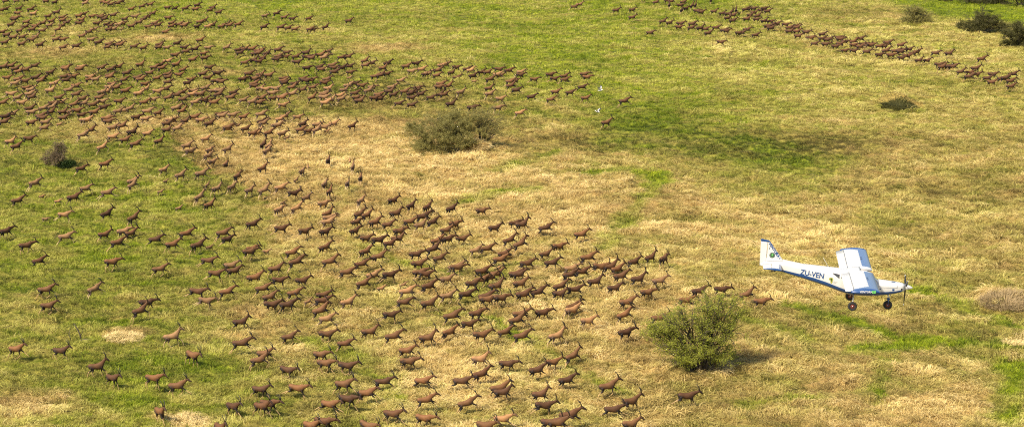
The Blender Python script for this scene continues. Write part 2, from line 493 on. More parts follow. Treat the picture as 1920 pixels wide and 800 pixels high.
# ------------------------------------------------------------------ antelopes
def antelope_mesh(name, pose, tris=1500):
    V, F, COL = [], [], []
    def put(vf, dark, pale):
        v, f = vf; o = len(V)
        V.extend([np.array(p) for p in v]); F.extend([tuple(i + o for i in q) for q in f])
        for p in v: COL.append((dark(p) if callable(dark) else dark, pale(p) if callable(pale) else pale))
    tilt = R(pose.get('tilt', 0)); nk = R(pose.get('neck', 0) - 9)
    # trunk: high withers, sloping back, deep chest narrowing to the belly
    sec = [(-.70, .95, .05, .045), (-.65, .955, .18, .14), (-.53, .95, .235, .18), (-.34, .935, .22, .19), (-.10, .91, .235, .205),
           (.12, .90, .275, .215), (.30, .92, .305, .19), (.42, .955, .30, .175), (.52, 1.0, .235, .135), (.58, 1.02, .11, .08)]
    rings = []
    a = np.arange(12) * 2 * math.pi / 12
    for x, z, hh, hw in sec:
        rings.append(np.stack([np.full(12, x), hw * np.cos(a), z + hh * np.sin(a)], -1))
    def trunk_dark(p):
        d = 0.0
        if p[0] < -.38 and p[2] < .98: d = min(1, max(0, (-.36 - p[0]) * 5))
        if p[0] > .36 and p[2] < .86: d = max(d, .7)
        return d
    put(ring_loft(rings), trunk_dark, 0)
    # neck and head
    def nrot(p):
        c, s = math.cos(nk), math.sin(nk); x, z = p[0] - .48, p[2] - 1.0
        x, z = x * .90, z * .94                                       # short powerful neck
        return np.array([.44 + x * c - z * s, p[1], 1.02 + x * s + z * c])
    neck = [nrot(q) for q in ((.36, 0, 1.0), (.55, 0, 1.14), (.69, 0, 1.30), (.83, 0, 1.45), (.89, 0, 1.52))]
    put(tube(neck, [(.15, .22), (.105, .165), (.075, .12), (.062, .095), (.05, .06)], 10, up=(0, 1, 0)) if False else
        tube(neck, [(.13, .23), (.11, .185), (.088, .14), (.074, .11), (.055, .065)], 10), 0.05, 0)
    hp = R(pose.get('head', 0))
    def hrot(p):
        q = nrot(p); o = nrot((.87, 0, 1.49)); c, s = math.cos(hp - nk * .8), math.sin(hp - nk * .8)
        x, z = q[0] - o[0], q[2] - o[2]
        return np.array([o[0] + x * c - z * s, q[1], o[2] + x * s + z * c])
    head = [hrot(q) for q in ((.80, 0, 1.50), (.88, 0, 1.515), (.97, 0, 1.455), (1.08, 0, 1.375), (1.19, 0, 1.295), (1.235, 0, 1.265))]
    put(tube(head, [(.045, .055), (.085, .105), (.078, .098), (.062, .075), (.052, .062), (.03, .036)], 10), .75, 0)
    for s in (-1, 1):                                              # ears
        put(tube([hrot((.82, .05 * s, 1.53)), hrot((.78, .14 * s, 1.575)), hrot((.74, .21 * s, 1.60))], [(.03, .025), (.036, .02), (.012, .01)], 6), .15, .1)
    # tail
    tl = pose.get('tail', 0)
    put(tube([(-.70, 0, 1.04), (-.80, 0, .98 + .1 * tl), (-.88 - .1 * tl, 0, .80 + .25 * tl), (-.88 - .22 * tl, 0, .58 + .38 * tl)], [.035, .028, .024, .03], 6), .8, 0)
    # legs: absolute segment angles from straight down, forward positive
    def leg(root, segs, angs, rads, y, hind):
        p = np.array([root[0], y, root[1]]); pts = [p]
        for L, an in zip(segs, angs):
            an = R(an); p = p + np.array([math.sin(an) * L, 0, -math.cos(an) * L]); pts.append(p)
        # round the chain a little
        q, rr = [], []
        for i in range(len(pts) - 1):
            q += [pts[i], pts[i] * .5 + pts[i + 1] * .5]; rr += [rads[i], (rads[i] * .45 + rads[i + 1] * .55)]
        q.append(pts[-1]); rr.append(rads[-1])
        vf = tube(q, [(r * .8, r) for r in rr], 8, up=(0, 1, 0))
        n = len(q)
        for k, p_ in enumerate(vf[0]): pass
        o = len(V)
        V.extend([np.array(p_) for p_ in vf[0]]); F.extend([tuple(i + o for i in f) for f in vf[1]])
        for k in range(len(vf[0])):
            s = (k // 8) / (n - 1)
            dark = 1.0 if (s < .52 and hind) or (s < .45) else (.15 if s < .93 else 1.0)
            COL.append((dark, 1.0 if .46 < s < .95 else 0))
        return pts[-1]
    fs = (.25, .33, .33, .12); fr = (.11, .072, .042, .031, .034)
    hs = (.28, .36, .38, .12); hr = (.165, .11, .047, .033, .036)
    feet = []
    for s, an in ((1, pose['fl']), (-1, pose['fr'])): feet.append(leg((.38, .86), fs, an, fr, .10 * s, False))
    for s, an in ((1, pose['hl']), (-1, pose['hr'])): feet.append(leg((-.47, .90), hs, an, hr, .11 * s, True))
    V = np.array(V); c, s = math.cos(tilt), math.sin(tilt)
    def fin(P):
        P = np.asarray(P, float); x, z = P[..., 0], P[..., 2] - .9
        return np.stack([x * c - z * s, P[..., 1], .9 + x * s + z * c], -1)
    W = fin(V)
    dz = -W[:, 2].min() + pose.get('lift', 0)
    W[:, 2] += dz
    me = mesh_py(name + '_raw', W, F)
    ob = bpy.data.objects.new('raw', me); C.objects.link(ob)
    md = ob.modifiers.new('r', 'REMESH'); md.mode = 'VOXEL'; md.voxel_size = .021; md.use_smooth_shade = True
    sm = ob.modifiers.new('s', 'SMOOTH'); sm.iterations = 2; sm.factor = .5
    dg = bpy.context.evaluated_depsgraph_get()
    n = len(ob.evaluated_get(dg).data.polygons) * 2
    dc = ob.modifiers.new('d', 'DECIMATE'); dc.ratio = min(1, tris / n)
    dg = bpy.context.evaluated_depsgraph_get()
    out = bpy.data.meshes.new_from_object(ob.evaluated_get(dg)); out.name = name
    bpy.data.objects.remove(ob); bpy.data.meshes.remove(me)
    kd = kdtree.KDTree(len(W))
    for i, p in enumerate(W): kd.insert(p, i)
    kd.balance()
    dk, pl = [], []
    for v in out.vertices:
        r3 = kd.find_n(v.co, 3); wsum = sum(1 / (d + .01) for _, _, d in r3)
        dk.append(sum(COL[i][0] / (d + .01) for _, i, d in r3) / wsum); pl.append(sum(COL[i][1] / (d + .01) for _, i, d in r3) / wsum)
    attr(out, 'dark', dk); attr(out, 'pale', pl)
    out.polygons.foreach_set('use_smooth', [True] * len(out.polygons))
    horns = []
    for sgn in (-1, 1):
        pts = [(.875, .035 * sgn, 1.56), (.86, .06 * sgn, 1.71), (.81, .11 * sgn, 1.87), (.70, .135 * sgn, 2.01), (.60, .12 * sgn, 2.10)]
        pts = [fin(hrot(p)) + np.array([0, 0, dz]) for p in pts]
        v, f = tube(pts, [.038, .036, .031, .024, .009], 6)
        horns.append(mesh_py(name + '_horn', v, f))
    return out, horns

POSES = {
    'gallop_stretched': dict(fl=(38, 62, 66, 55), fr=(20, 48, 56, 50), hl=(0, -72, -42, -40), hr=(-14, -80, -58, -50), tilt=4, neck=-16, head=8, tail=.7, lift=.05),
    'gallop_gathered': dict(fl=(-22, -8, -62, -85), fr=(-6, 14, -50, -70), hl=(62, -8, 44, 48), hr=(48, -20, 30, 40), tilt=-3, neck=-10, head=4, tail=.4, lift=0),
    'bound': dict(fl=(46, 50, -14, -40), fr=(34, 36, -34, -60), hl=(6, -60, -26, -10), hr=(-8, -68, -36, -20), tilt=15, neck=-8, head=-6, tail=.5, lift=0),
    'canter': dict(fl=(34, 50, 46, 40), fr=(-14, 0, -58, -70), hl=(38, -30, 18, 25), hr=(6, -60, -30, -24), tilt=6, neck=-12, head=4, tail=.3, lift=0),
    'trot': dict(fl=(14, 30, 26, 20), fr=(-20, -8, -48, -60), hl=(44, -34, 22, 30), hr=(10, -62, -26, -10), tilt=3, neck=-6, head=0, tail=.1, lift=0),
    'walk': dict(fl=(0, 16, 12, 20), fr=(-16, -8, -16, 0), hl=(36, -40, 8, 24), hr=(20, -58, -8, 6), tilt=1, neck=-14, head=-4, tail=0, lift=0),
    'gallop_low': dict(fl=(10, 34, 40, 50), fr=(-24, -20, -30, -40), hl=(50, -16, 30, 40), hr=(26, -44, 4, 10), tilt=0, neck=-30, head=10, tail=.6, lift=0),
    'trot_high': dict(fl=(-10, 2, -2, 10), fr=(26, 44, 6, -20), hl=(8, -62, -20, -6), hr=(46, -30, 26, 34), tilt=5, neck=6, head=-8, tail=.2, lift=0),
    'push_off': dict(fl=(30, 40, 10, -10), fr=(40, 58, 40, 20), hl=(-4, -58, -44, -36), hr=(4, -54, -34, -24), tilt=9, neck=-20, head=4, tail=.8, lift=0),
    'landing': dict(fl=(6, 10, 4, 20), fr=(20, 26, 20, 26), hl=(20, -66, -46, -50), hr=(4, -74, -58, -64), tilt=-6, neck=-14, head=6, tail=.6, lift=0),
}
def coat_material(name, coat, dark, pale):
    m = bpy.data.materials.new(name); m.use_nodes = True; nt = m.node_tree; b = nt.nodes['Principled BSDF']
    oi = nt.nodes.new('ShaderNodeObjectInfo'); tc = nt.nodes.new('ShaderNodeTexCoord')
    no = nt.nodes.new('ShaderNodeTexNoise'); no.inputs['Scale'].default_value = 4; no.inputs['Detail'].default_value = 5
    nt.links.new(tc.outputs['Object'], no.inputs['Vector'])
    a = mix(nt, no.outputs['Fac'], tuple(c * .72 for c in coat), tuple(c * 1.25 for c in coat))
    rv = ramp(nt, oi.outputs['Random'], [(0, (.72, .70, .70)), (.5, (1, 1, 1)), (1, (1.25, 1.16, 1.08))])
    a = mix(nt, 1.0, a, rv, 'MULTIPLY')
    d = nt.nodes.new('ShaderNodeAttribute'); d.attribute_name = 'dark'
    p = nt.nodes.new('ShaderNodeAttribute'); p.attribute_name = 'pale'
    a = mix(nt, d.outputs['Fac'], a, dark)
    a = mix(nt, p.outputs['Fac'], a, pale)
    nt.links.new(a, b.inputs['Base Color'])
    b.inputs['Roughness'].default_value = .7; b.inputs['Specular IOR Level'].default_value = .2
    return m

COATS = {'dark brown': coat_material('dark_brown_coat', (.094, .044, .020), (.015, .012, .013), (.36, .24, .11)),
         'reddish brown': coat_material('reddish_brown_coat', (.146, .070, .029), (.020, .015, .015), (.44, .29, .13)),
         'light fawn': coat_material('fawn_and_sunlit_coat', (.27, .150, .066), (.07, .046, .036), (.52, .37, .19))}  # calves' own fawn, also painted-in sunlight on left-side adults
horn_mat = mat('dark_horn', (.018, .014, .012), .45)
BODY = {}
for pn, po in POSES.items():
    bm_, hn_ = antelope_mesh('antelope_' + pn, po)
    for cn, cm in COATS.items():
        me = bm_.copy(); me.name = 'antelope_body'; me.materials.append(cm); BODY[pn, cn] = me
    for h in hn_: h.materials.append(horn_mat)
    BODY[pn, 'horns'] = hn_

# places read off the photograph: tile origin, zoom, default heading; then x, y, (heading), (c = calf)
HERD = """
@0 400 4 20
47,140,40 485,20,10 800,12,40 485,188,15 775,160,45 930,125,20 880,222,40 195,250,25 285,325,40 835,380,25 340,580,8 350,680,5 710,580,32 335,35,10c
@0 600 4 0
125,230,-15 450,230,-12 725,362,0 845,440,-35
@240 400 4 15
45,45,45 15,110,45 205,182,10 435,150,35 330,245,20 525,250,35 605,235,30c 710,162,15 745,210,40 605,358,5 765,395,10 790,430,15 655,462,15 235,418,15
515,600,5 740,580,15 575,650,5 135,675,15 85,740,15 925,85,30 925,240,35 910,305,30 950,455,15
@240 600 4 0
340,135,5 840,18,5 845,188,0 480,280,-40 185,445,-5 375,525,-10 245,690,-50 785,650,-45 690,790,-50
@480 400 4 20
190,128,15 360,150,40 540,10,35 540,42,20 545,80,15 515,140,40 780,10,40 830,20,40 755,65,35 740,130,45 890,80,30 820,185,25 510,235,40 275,298,15
300,380,30 150,425,10 815,295,40 920,225,25 785,365,20 925,335,15 545,390,20 680,440,20 870,455,30 800,535,25 165,515,15 345,500,15 45,570,15 500,590,20
285,605,15 385,635,30c 105,630,10 110,670,15 235,705,10 495,665,10 485,745,10 690,670,25 935,565,20c 75,260,15c
@480 600 4 0
530,15,5 250,125,5 525,105,5 845,92,10 665,180,-5 65,255,-10 15,315,5 485,280,-10 520,335,-20 675,345,-5 225,370,-20 315,495,-20 30,485,-15 655,510,-20
950,455,-5 835,560,-15 685,605,-15 545,630,-20 95,635,-20 50,690,-30 500,725,-15 415,790,-30 825,790,-30
@720 400 4 20
85,10,20 30,60,10 190,55,25 290,50,15 365,80,35 270,125,20 110,145,30 95,195,15 35,250,25 520,85,30 465,135,20 400,210,25 475,200,25 580,190,20 825,105,15
370,295,25 415,325,25 240,335,15 255,375,15 270,420,15 305,470,15 540,380,20 545,425,20 690,265,20 770,235,20 935,215,25 905,265,15 870,345,15 735,415,20
850,410,15c 845,455,25 795,490,25 725,505,15 655,535,30 600,580,25 465,490,20 335,530,25 40,475,25 145,530,20c 170,595,15 150,660,10 340,685,15 470,625,25
840,560,20 765,600,10 770,665,10 865,645,30 45,770,15 515,785,5 700,775,20
@720 600 4 5
70,135,10 325,145,10 485,85,30 630,40,20 725,115,15 905,55,30 165,235,5 180,315,5 715,305,5 735,405,15 920,330,5 295,450,-10 580,450,-10 870,510,5 885,550,5
310,610,15 625,625,10 60,695,-25 300,740,-15 885,735,-5 760,785,-25
@960 400 4 15
20,80,25 75,100,20 255,140,10 515,165,10 70,245,10 345,250,25 245,305,30 105,370,20 295,390,10 445,380,15 565,335,25 650,420,15 735,400,10 790,395,30 910,365,30
520,440,20 430,470,25 50,460,15 60,530,15 25,440,10 620,520,15 815,480,15 715,465,15c 765,550,10 940,500,20 365,550,15 465,570,20 345,610,5 85,620,10 195,600,20
865,645,10 225,725,15 450,725,25 460,698,25 55,745,10 840,775,20
@960 600 4 10
75,120,5 25,15,25 335,130,25 555,12,15 850,100,30 450,270,35 300,300,20 185,385,10 405,455,15 215,560,0 235,655,15 425,740,15 280,775,-10 335,785,-10
720,510,15 885,625,20 755,655,-5 885,765,5
@1140 440 2.5 10
200,110,35 262,120,60 240,218,5 180,270,10 425,255,10 360,288,10 525,258,5 650,298,5 715,315,5 240,390,10 370,765,10
@0 200 4 20
90,40,30 235,50 220,20 325,25 390,10 380,55,25 470,52 505,45 575,30,25 705,35,15 475,88 775,8 885,38 935,15 40,95,25 30,128,15 230,118,15 305,78 315,110
340,120 330,145 445,132,10c 610,75 630,100 655,135,25 680,180,30 620,235 790,75 800,95 810,115 845,160,25 915,150,25 845,215 935,235,15 75,258,10 215,258,15
120,310,45 765,315,30 780,425,30 600,465 255,625,40 130,710,30 310,665,50c 430,710,20c 550,680,25 635,620,25 805,660,20
@240 200 4 25
15,15 60,80,30 145,38,15 130,100,30 225,60 360,5 315,95 330,85 290,130 405,60 425,105 495,78,5 545,108,15 610,135,30 685,50,10 705,75 785,98,15 865,70,10
745,150,30 750,182,10 825,155,40c 880,152,30 145,205,15 30,210,30 55,290,25 230,250,40 290,195,15 370,175,10 580,215,30 440,300,25 465,365,45 265,460,50
395,525,35 545,515,30 610,335,60 600,370,50 625,390,50 745,325,50 730,430,85 820,530,60 595,590,60c 660,620,50 775,610,50 535,680,50 910,665,50 605,740,40
380,765,40c 240,600,25c 280,580,60c 40,560,40 40,600,40 935,205,15
@480 200 4 30
35,60,15 200,8 215,75 180,100 310,90 350,130 40,120 55,150 150,135 165,155 95,205,40 195,190,40 230,235,40c 335,180,15 390,190,35 455,130,30 455,185,40
510,160,15 580,128,15 530,185,20c 720,150,42 10,195,40 55,285,70 95,290,70 85,340,60 50,440,40 540,405,85 390,450,85c 345,485,70 300,535,60c 515,575,75
705,410,90c 725,455,88 785,550,88 685,600,85 60,635,40 185,620,20 275,655,30 320,625,70c 375,690,50 555,650,70 500,735,40 200,715,60c 170,775,60 295,765,40 785,725,60
@720 250 4 30
60,500,45 200,550,55 325,560,60 505,585,35 725,565,15
@700 160 5 10
725,190 925,228 1165,230,20 1370,265
@0 0 4 18
45,10 125,12 195,5 410,22 345,3 635,5 640,22 770,12 800,38 830,28 880,8 910,5 985,68 1065,55 1125,45 1145,85 1255,65 1310,62 1390,65 1465,75 1480,55 1575,80 1595,60
1640,98 40,90 10,95 140,75 130,105 230,80 250,108 100,150 115,135 80,190 195,165 360,120 425,105 465,125 190,205 265,200 320,185 315,210 385,160 370,195 470,165
500,175 465,198 240,228 435,238 590,125 625,100 610,150 590,185 690,130 750,115 755,145 785,160 725,180 700,205 665,235 800,190 830,195 815,220 850,225 850,120
890,190 920,180 915,225,60c 935,150 1010,120 1105,120 1040,175 1080,155 985,200 1185,185 1110,215 1160,195 1240,220 1285,200 1260,140 1285,165 1340,190 1390,185
1380,200 1475,190 1500,175 1530,165 1560,205 1590,190 1660,205 1695,190 1720,195 1785,195 15,250 50,270 145,235 165,260 100,285 265,262 400,272,20c 615,275 35,325
160,320 235,305 300,340 420,310 470,300 470,335 570,345 685,312 740,330 815,328 875,318 805,358 900,350 1005,345 1075,360 1195,330 1190,370 1250,345 1325,320
1500,318 1560,355 1380,360 1460,368 1395,380 1310,402 1525,395 1700,360 1785,370 1800,405 1835,390 1890,370 1910,405 1050,490 1255,460 1320,475 1200,490 1155,510
1215,525 1120,545 1445,455 1535,450 1835,470 1900,465 25,520 80,505 115,525 190,510 260,505 140,545 50,580 110,620 135,590 185,610 195,648 265,565 375,545 320,595
305,615 495,500 490,525 480,555 605,495 595,520 670,548 760,515 830,520 885,505 950,540 495,600 545,585 565,628 405,640 670,605 715,595 375,690 820,565 825,590
930,605 835,625 820,655 870,655 795,690 940,685 1030,590 1055,615 1085,635 1090,670 1175,585 1255,560 1260,585 1340,560 1370,530 1260,630 1405,625 1430,595 1565,520
1520,560 1555,590 1630,565 1615,605 1655,630 1865,555 1820,600 1905,600 1905,635 230,680 220,710 80,720 130,735 20,755 160,770 240,750 515,685 570,715 440,740 615,735
455,765 625,775 555,790 400,790 740,725 765,700 760,750 695,785 890,770 1040,725 1080,760 1145,750 1240,685 1180,690 1260,735 1325,715 1365,690 1370,740 1445,690
1440,710 1540,670 1500,710 1530,735 1600,700 1640,685 1640,725 1560,740 1750,695 1730,740 1825,740 1605,770 1465,775 1330,785 1895,780 1905,660
@480 0 4 12
65,125 155,115 210,130 270,132 395,140 695,158 60,210 185,215 240,205 290,215 405,215 425,225 520,215 10,355 15,395 35,380 80,400 50,435 20,460 165,375 230,395
165,430 220,430 150,470 300,440 305,475 375,395 380,420 415,445 480,430 535,385 525,420 510,450 475,495 380,512 490,535 570,490 580,515 585,540 640,440 690,425
645,512 700,495 705,550 700,600,10c 815,450 820,495 865,480 985,480 950,518 890,565 980,548 935,605 1125,505 1200,480 1240,520 1165,550 1270,560 1290,540 1360,520
1390,500 1415,490 1355,560 1465,545 1500,505 1505,570 1580,515 1610,530 1625,555 1690,545 1735,525 1635,600,10c 1755,600 1810,570 1830,550 1820,530 1895,535
1085,610 1210,640 1370,655 1385,630 1440,655 1745,660 1750,735 1830,735 1535,695 1905,625 1910,675 95,570 30,570 10,595 200,590 205,615 215,640 350,590 370,605
410,600 290,630 530,600 510,630 425,660 540,665 270,665 30,665 70,685 145,665 120,705 40,730 125,740 190,710 275,715 195,755 350,680 505,690 510,710 505,735 555,745
420,750 520,780 630,695 660,665 690,650 740,625 790,640 640,740 740,710 750,735 775,760 845,695 870,658 885,735 920,715 925,745 1000,690 1020,665 1030,710 1070,775
1115,695 1160,720 1185,690 1235,710 1165,755 1165,785 1310,725 1380,720 1410,715 20,775
@960 0 4 8
465,60 505,48 780,85 900,78 900,130 65,538 60,568 165,590 285,565 315,590 390,575 395,588 540,565 560,595 525,650 20,618 30,675 325,695 435,698 145,728 290,750
550,735 840,760 705,935
@1200 0 4 0
25,10 120,22 205,8 235,18 220,40,80 325,15 300,45 312,75,70 345,72,50 390,60,60 415,48,70 425,85 455,95 530,10,85 555,92 615,110 660,108 690,88,60 720,75,80 655,132
695,120 695,160 805,60 790,85 850,65 855,95 825,115 905,72 930,70 800,145 880,132 872,155 930,165 955,92 170,172 220,175 290,190 300,202 390,190 385,208 450,225
490,218 570,215 510,255 630,228 645,235 740,235 760,242 800,220 865,260 75,250 605,330 955,210
@1440 0 4 -8
15,165 15,195 20,218 62,182 130,192 160,215 160,235 200,205 215,210 215,240 225,278 285,245 320,265 310,285 350,310 405,278 405,302 460,282 440,315 430,335 530,278
540,300 540,320 575,312 505,350 575,372 640,320 690,295 715,318 640,348 640,375 690,360 750,345 770,360 740,390 835,355 870,345 895,325 835,400 885,395 920,410 955,385
@1680 0 4 -6
35,355 40,378 35,390 95,380 155,385 125,412 40,430 80,435 170,455 230,455 295,410 395,420 320,478 390,485 370,505 345,525 425,518 485,548 550,545 595,518 545,585
600,555 685,562 722,555 640,460 800,575 820,590 875,575 858,612 715,630 860,655
"""
animals = []
for ln in HERD.strip().splitlines():
    if ln[0] == '@': ox, oy, zoom, h0 = (float(v) for v in ln[1:].split()); continue
    for e in ln.split():
        calf = e.endswith('c'); q = [float(v) for v in e.rstrip('c').split(',')]
        px, py = ox + q[0] / zoom, oy + q[1] / zoom
        hd = q[2] if len(q) > 2 else h0 + rnd.gauss(0, 8)
        animals.append((px, py, hd + rnd.gauss(0, 3), calf))
animals.sort(key=lambda a: -a[1])
# ------------------------------------------------------------------ trees and shrubs
def leaf_material(name, a, b, transl=.48):
    m = bpy.data.materials.new(name); m.use_nodes = True; nt = m.node_tree; p = nt.nodes['Principled BSDF']; out = nt.nodes['Material Output']
    geo = nt.nodes.new('ShaderNodeNewGeometry'); no = nt.nodes.new('ShaderNodeTexNoise')
    no.inputs['Scale'].default_value = 1.1; no.inputs['Detail'].default_value = 8; no.inputs['Roughness'].default_value = .75
    nt.links.new(geo.outputs['Position'], no.inputs['Vector'])
    col = ramp(nt, no.outputs['Fac'], [(.28, a), (.72, b)])
    nt.links.new(col, p.inputs['Base Color']); p.inputs['Roughness'].default_value = .6; p.inputs['Specular IOR Level'].default_value = .3
    tr = nt.nodes.new('ShaderNodeBsdfTranslucent'); nt.links.new(col, tr.inputs[0])
    ms = nt.nodes.new('ShaderNodeMixShader'); ms.inputs[0].default_value = transl
    nt.links.new(p.outputs[0], ms.inputs[1]); nt.links.new(tr.outputs[0], ms.inputs[2]); nt.links.new(ms.outputs[0], out.inputs[0])
    return m

bark = worn(mat('thorn_bark', (.075, .058, .036), .9), .5, 8)
grey_bark = worn(mat('grey_twigs', (.13, .105, .075), .9), .5, 8)
leaf_fresh = leaf_material('fresh_thorn_leaves', (.18, .21, .018), (.54, .56, .08))
leaf_olive = leaf_material('olive_thorn_leaves', (.15, .14, .03), (.46, .41, .14))
leaf_dull = leaf_material('dull_dark_leaves', (.055, .056, .014), (.16, .15, .045))
leaf_dry = leaf_material('dry_brown_twiglets', (.10, .07, .038), (.24, .17, .09), .15)
leaf_green = leaf_material('deep_green_leaves', (.020, .040, .008), (.06, .10, .018))
straw_leaf = leaf_material('straw_blades', (.48, .36, .14), (.92, .74, .36), .25)

heap_leaf = leaf_material('matted_brown_blades', (.22, .16, .075), (.50, .37, .19), .2)

def quads_mesh(name, P, L, Wd, r):
    """small leaf faces at points P"""
    n = len(P)
    d = r.normal(size=(n, 3)); d[:, 2] = d[:, 2] * .6 + .15; d /= np.linalg.norm(d, axis=1)[:, None]
    e = np.cross(d, r.normal(size=(n, 3))); e /= np.linalg.norm(e, axis=1)[:, None] + 1e-9
    l = (L * r.uniform(.6, 1.4, n))[:, None]; w = (Wd * r.uniform(.6, 1.4, n))[:, None]
    v = np.stack([P - e * w / 2, P + d * l * .5 - e * w * .75 / 2 + e * w * 0, P + d * l, P + d * l * .5 + e * w * .75], 1).reshape(-1, 3)
    return mesh_np(name, v, np.arange(4 * n).reshape(-1, 4), False)

def shrub(name, px, py, lobes, label, cat, leafm, barkm, seed, leaf=.10, per=60, branches=26, trunk=.16, extra=None, group=None, spread=.85):
    """lobes: (dx, dy, dz, rx, rz, weight); crown volume is filled by twigs that grow out of limbs"""
    r = np.random.default_rng(seed)
    x0, y0 = field_point(px, py); z0 = height1(x0, y0) - .1
    root = empty(name, (x0, y0, z0)); tag(root, label, cat, group)
    wood = MB(); leaves = []; twigs = MB()
    for li, (dx, dy, dz, rx, rz, wt) in enumerate(lobes):
        c = np.array([dx, dy, dz]); b0 = np.array([r.normal(0, .12) + dx * .12, r.normal(0, .12), 0])
        m1 = b0 * .5 + c * .35 + np.array([r.normal(0, .2), r.normal(0, .2), .25 * dz - rz * .3]) * .6
        m1[2] = max(m1[2], .3)
        limb = [b0, b0 * .6 + m1 * .4 + r.normal(0, .08, 3), m1, m1 * .45 + c * .55 + r.normal(0, .12, 3), c]
        t = trunk * (.55 + .45 * wt)
        wood.add(tube(limb, [t, t * .85, t * .62, t * .42, t * .2], 7))
        for k in range(int(branches * wt)):
            u = r.normal(size=3); u /= np.linalg.norm(u); u *= r.uniform(.15, 1.25) ** .7
            end = c + u * np.array([rx, rx * .9, rz]); end[2] = max(end[2], .15)
            s = r.integers(2, 5); st = np.array(limb[s]) * r.uniform(.5, 1) + np.array(limb[s - 1]) * 0
            st = np.array(limb[s - 1]) + (np.array(limb[s]) - np.array(limb[s - 1])) * r.uniform(0, 1)
            md = (st + end) / 2 + r.normal(0, .12 * rx, 3) + np.array([0, 0, .1 * rz])
            wood.add(tube([st, md, end], [t * .28, t * .19, t * .07], 5))
            nt_ = 7
            for j in range(nt_):
                a0 = md + (end - md) * r.uniform(0, 1)
                tv = r.normal(size=3); tv[2] = tv[2] * .5 + .25; tv *= spread * rx * .42 * r.uniform(.5, 1.2) / np.linalg.norm(tv)
                a1 = a0 + tv + (end - c) * .12
                a1[2] = max(a1[2], .05)
                twigs.add(tube([a0, (a0 + a1) / 2 + r.normal(0, .04, 3), a1], [t * .06, t * .045, t * .02], 3))
                q = r.uniform(.1, 1.05, per // nt_ + 1)[:, None]
                leaves.append(a0 + (a1 - a0) * q + r.normal(0, leaf * 1.1, (len(q), 3)))
    wood.add((twigs.v, twigs.f))
    wood.build('trunk', barkm, root)
    P = np.concatenate(leaves); P[:, 2] = np.maximum(P[:, 2], .03)
    me = quads_mesh('crown', P, leaf * 1.25, leaf * .8, r); link('crown', me, root, leafm)
    return root

shrub('thorn_tree', 1312, 703, [(-4.1, .3, 3.5, 1.0, .55, .45), (-3.4, .3, 3.8, 1.2, .7, .6), (-2.4, .2, 4.3, 1.3, .9, .8), (-1.5, -.5, 5.1, 1.5, 1.0, .9), (.5, .4, 5.8, 1.6, 1.0, 1), (2.5, .2, 6.0, 1.1, .8, .5), (3.0, .1, 4.9, .9, .8, .4), (2.3, -.4, 3.6, 1.3, 1.2, .7),
      (.2, -.8, 3.8, 1.6, 1.3, .9), (-1.9, -.6, 2.5, 1.4, .9, .7), (.6, .9, 2.2, 1.2, .8, .4), (2.6, .5, 2.0, .9, .7, .3), (-2.4, .8, 3.2, 1.3, .8, .5), (1.3, 1.0, 4.9, 1.5, 1.1, .7), (-.4, .2, 1.5, .9, .6, .25), (-1.5, -1.0, 1.3, 1.2, .7, .5), (1.7, -.9, 1.5, 1.2, .8, .55), (.3, -1.5, 2.4, 1.3, .9, .6), (-2.9, 0, 2.4, 1.1, .7, .4)],
      'leafy green thorn tree with spreading crown standing alone on the straw', 'tree', leaf_fresh, bark, 5, leaf=.058, per=118, branches=36, trunk=.16, spread=1.15)
shrub('thorn_thicket', 826, 288, [(-3.2, .5, 2.9, 1.6, 1.1, .7), (-1.6, 0, 2.0, 2.4, 1.8, 1.3), (.6, .3, 3.4, 2.0, 1.4, 1), (1.0, -.8, 1.4, 2.3, 1.4, 1.2), (-.4, 1.4, 4.2, 2.0, 1.2, .8),
      (2.6, 1.0, 3.3, 1.7, 1.4, .9), (-2.2, -1.0, 1.0, 1.8, 1.0, .9), (3.0, -.4, 1.5, 1.3, 1.3, .6), (.8, .6, 2.3, 2.2, 1.5, 1), (-4.0, .5, 3.5, .8, .6, .3), (2.0, 2.0, 4.3, 1.5, .9, .5), (3.8, .4, 3.1, 1.5, 1.3, .8), (3.5, -.5, 1.5, 1.3, 1.0, .7), (3.6, 1.2, 4.4, 1.2, .7, .4)],
      'broad dense olive thorn thicket with dark hollow base, beyond the running herd', 'bush', leaf_olive, bark, 8, leaf=.075, per=200, branches=34, trunk=.10)
shrub('thorn_bush', 900, 281, [(.3, 0, 3.3, 1.3, 1.3, .8), (1.6, .2, 3.6, 1.5, 1.2, .9), (2.3, -.3, 2.3, 1.2, 1.1, .6), (-.4, .4, 4.3, 1.2, .8, .6), (.9, .8, 4.6, 1.3, .8, .5), (.8, -.5, 1.6, 1.1, 1.1, .5)],
      'airy thin-leaved thorn bush with bare branches beside the dense thicket', 'bush', leaf_olive, bark, 9, leaf=.065, per=100, branches=30, trunk=.10)
shrub('dry_shrub', 110, 318, [(-.4, 0, 1.4, 1.2, .9, .6), (.2, .1, 2.4, .9, .9, .8), (.1, 0, 1.2, 1.3, .9, .7), (-1.4, .2, .8, .9, .6, .4)],
      'small leafless brown shrub on green grass among the antelopes', 'bush', leaf_dry, grey_bark, 12, leaf=.07, per=90, branches=46, trunk=.08)
shrub('leafy_shrub', 125, 319, [(0, 0, .55, .8, .5, 1.0), (.4, -.2, .5, .5, .4, .5)],
      'low deep green shrub growing at the foot of the leafless brown one', 'bush', leaf_green, bark, 13, leaf=.12, per=80, branches=22, trunk=.05)
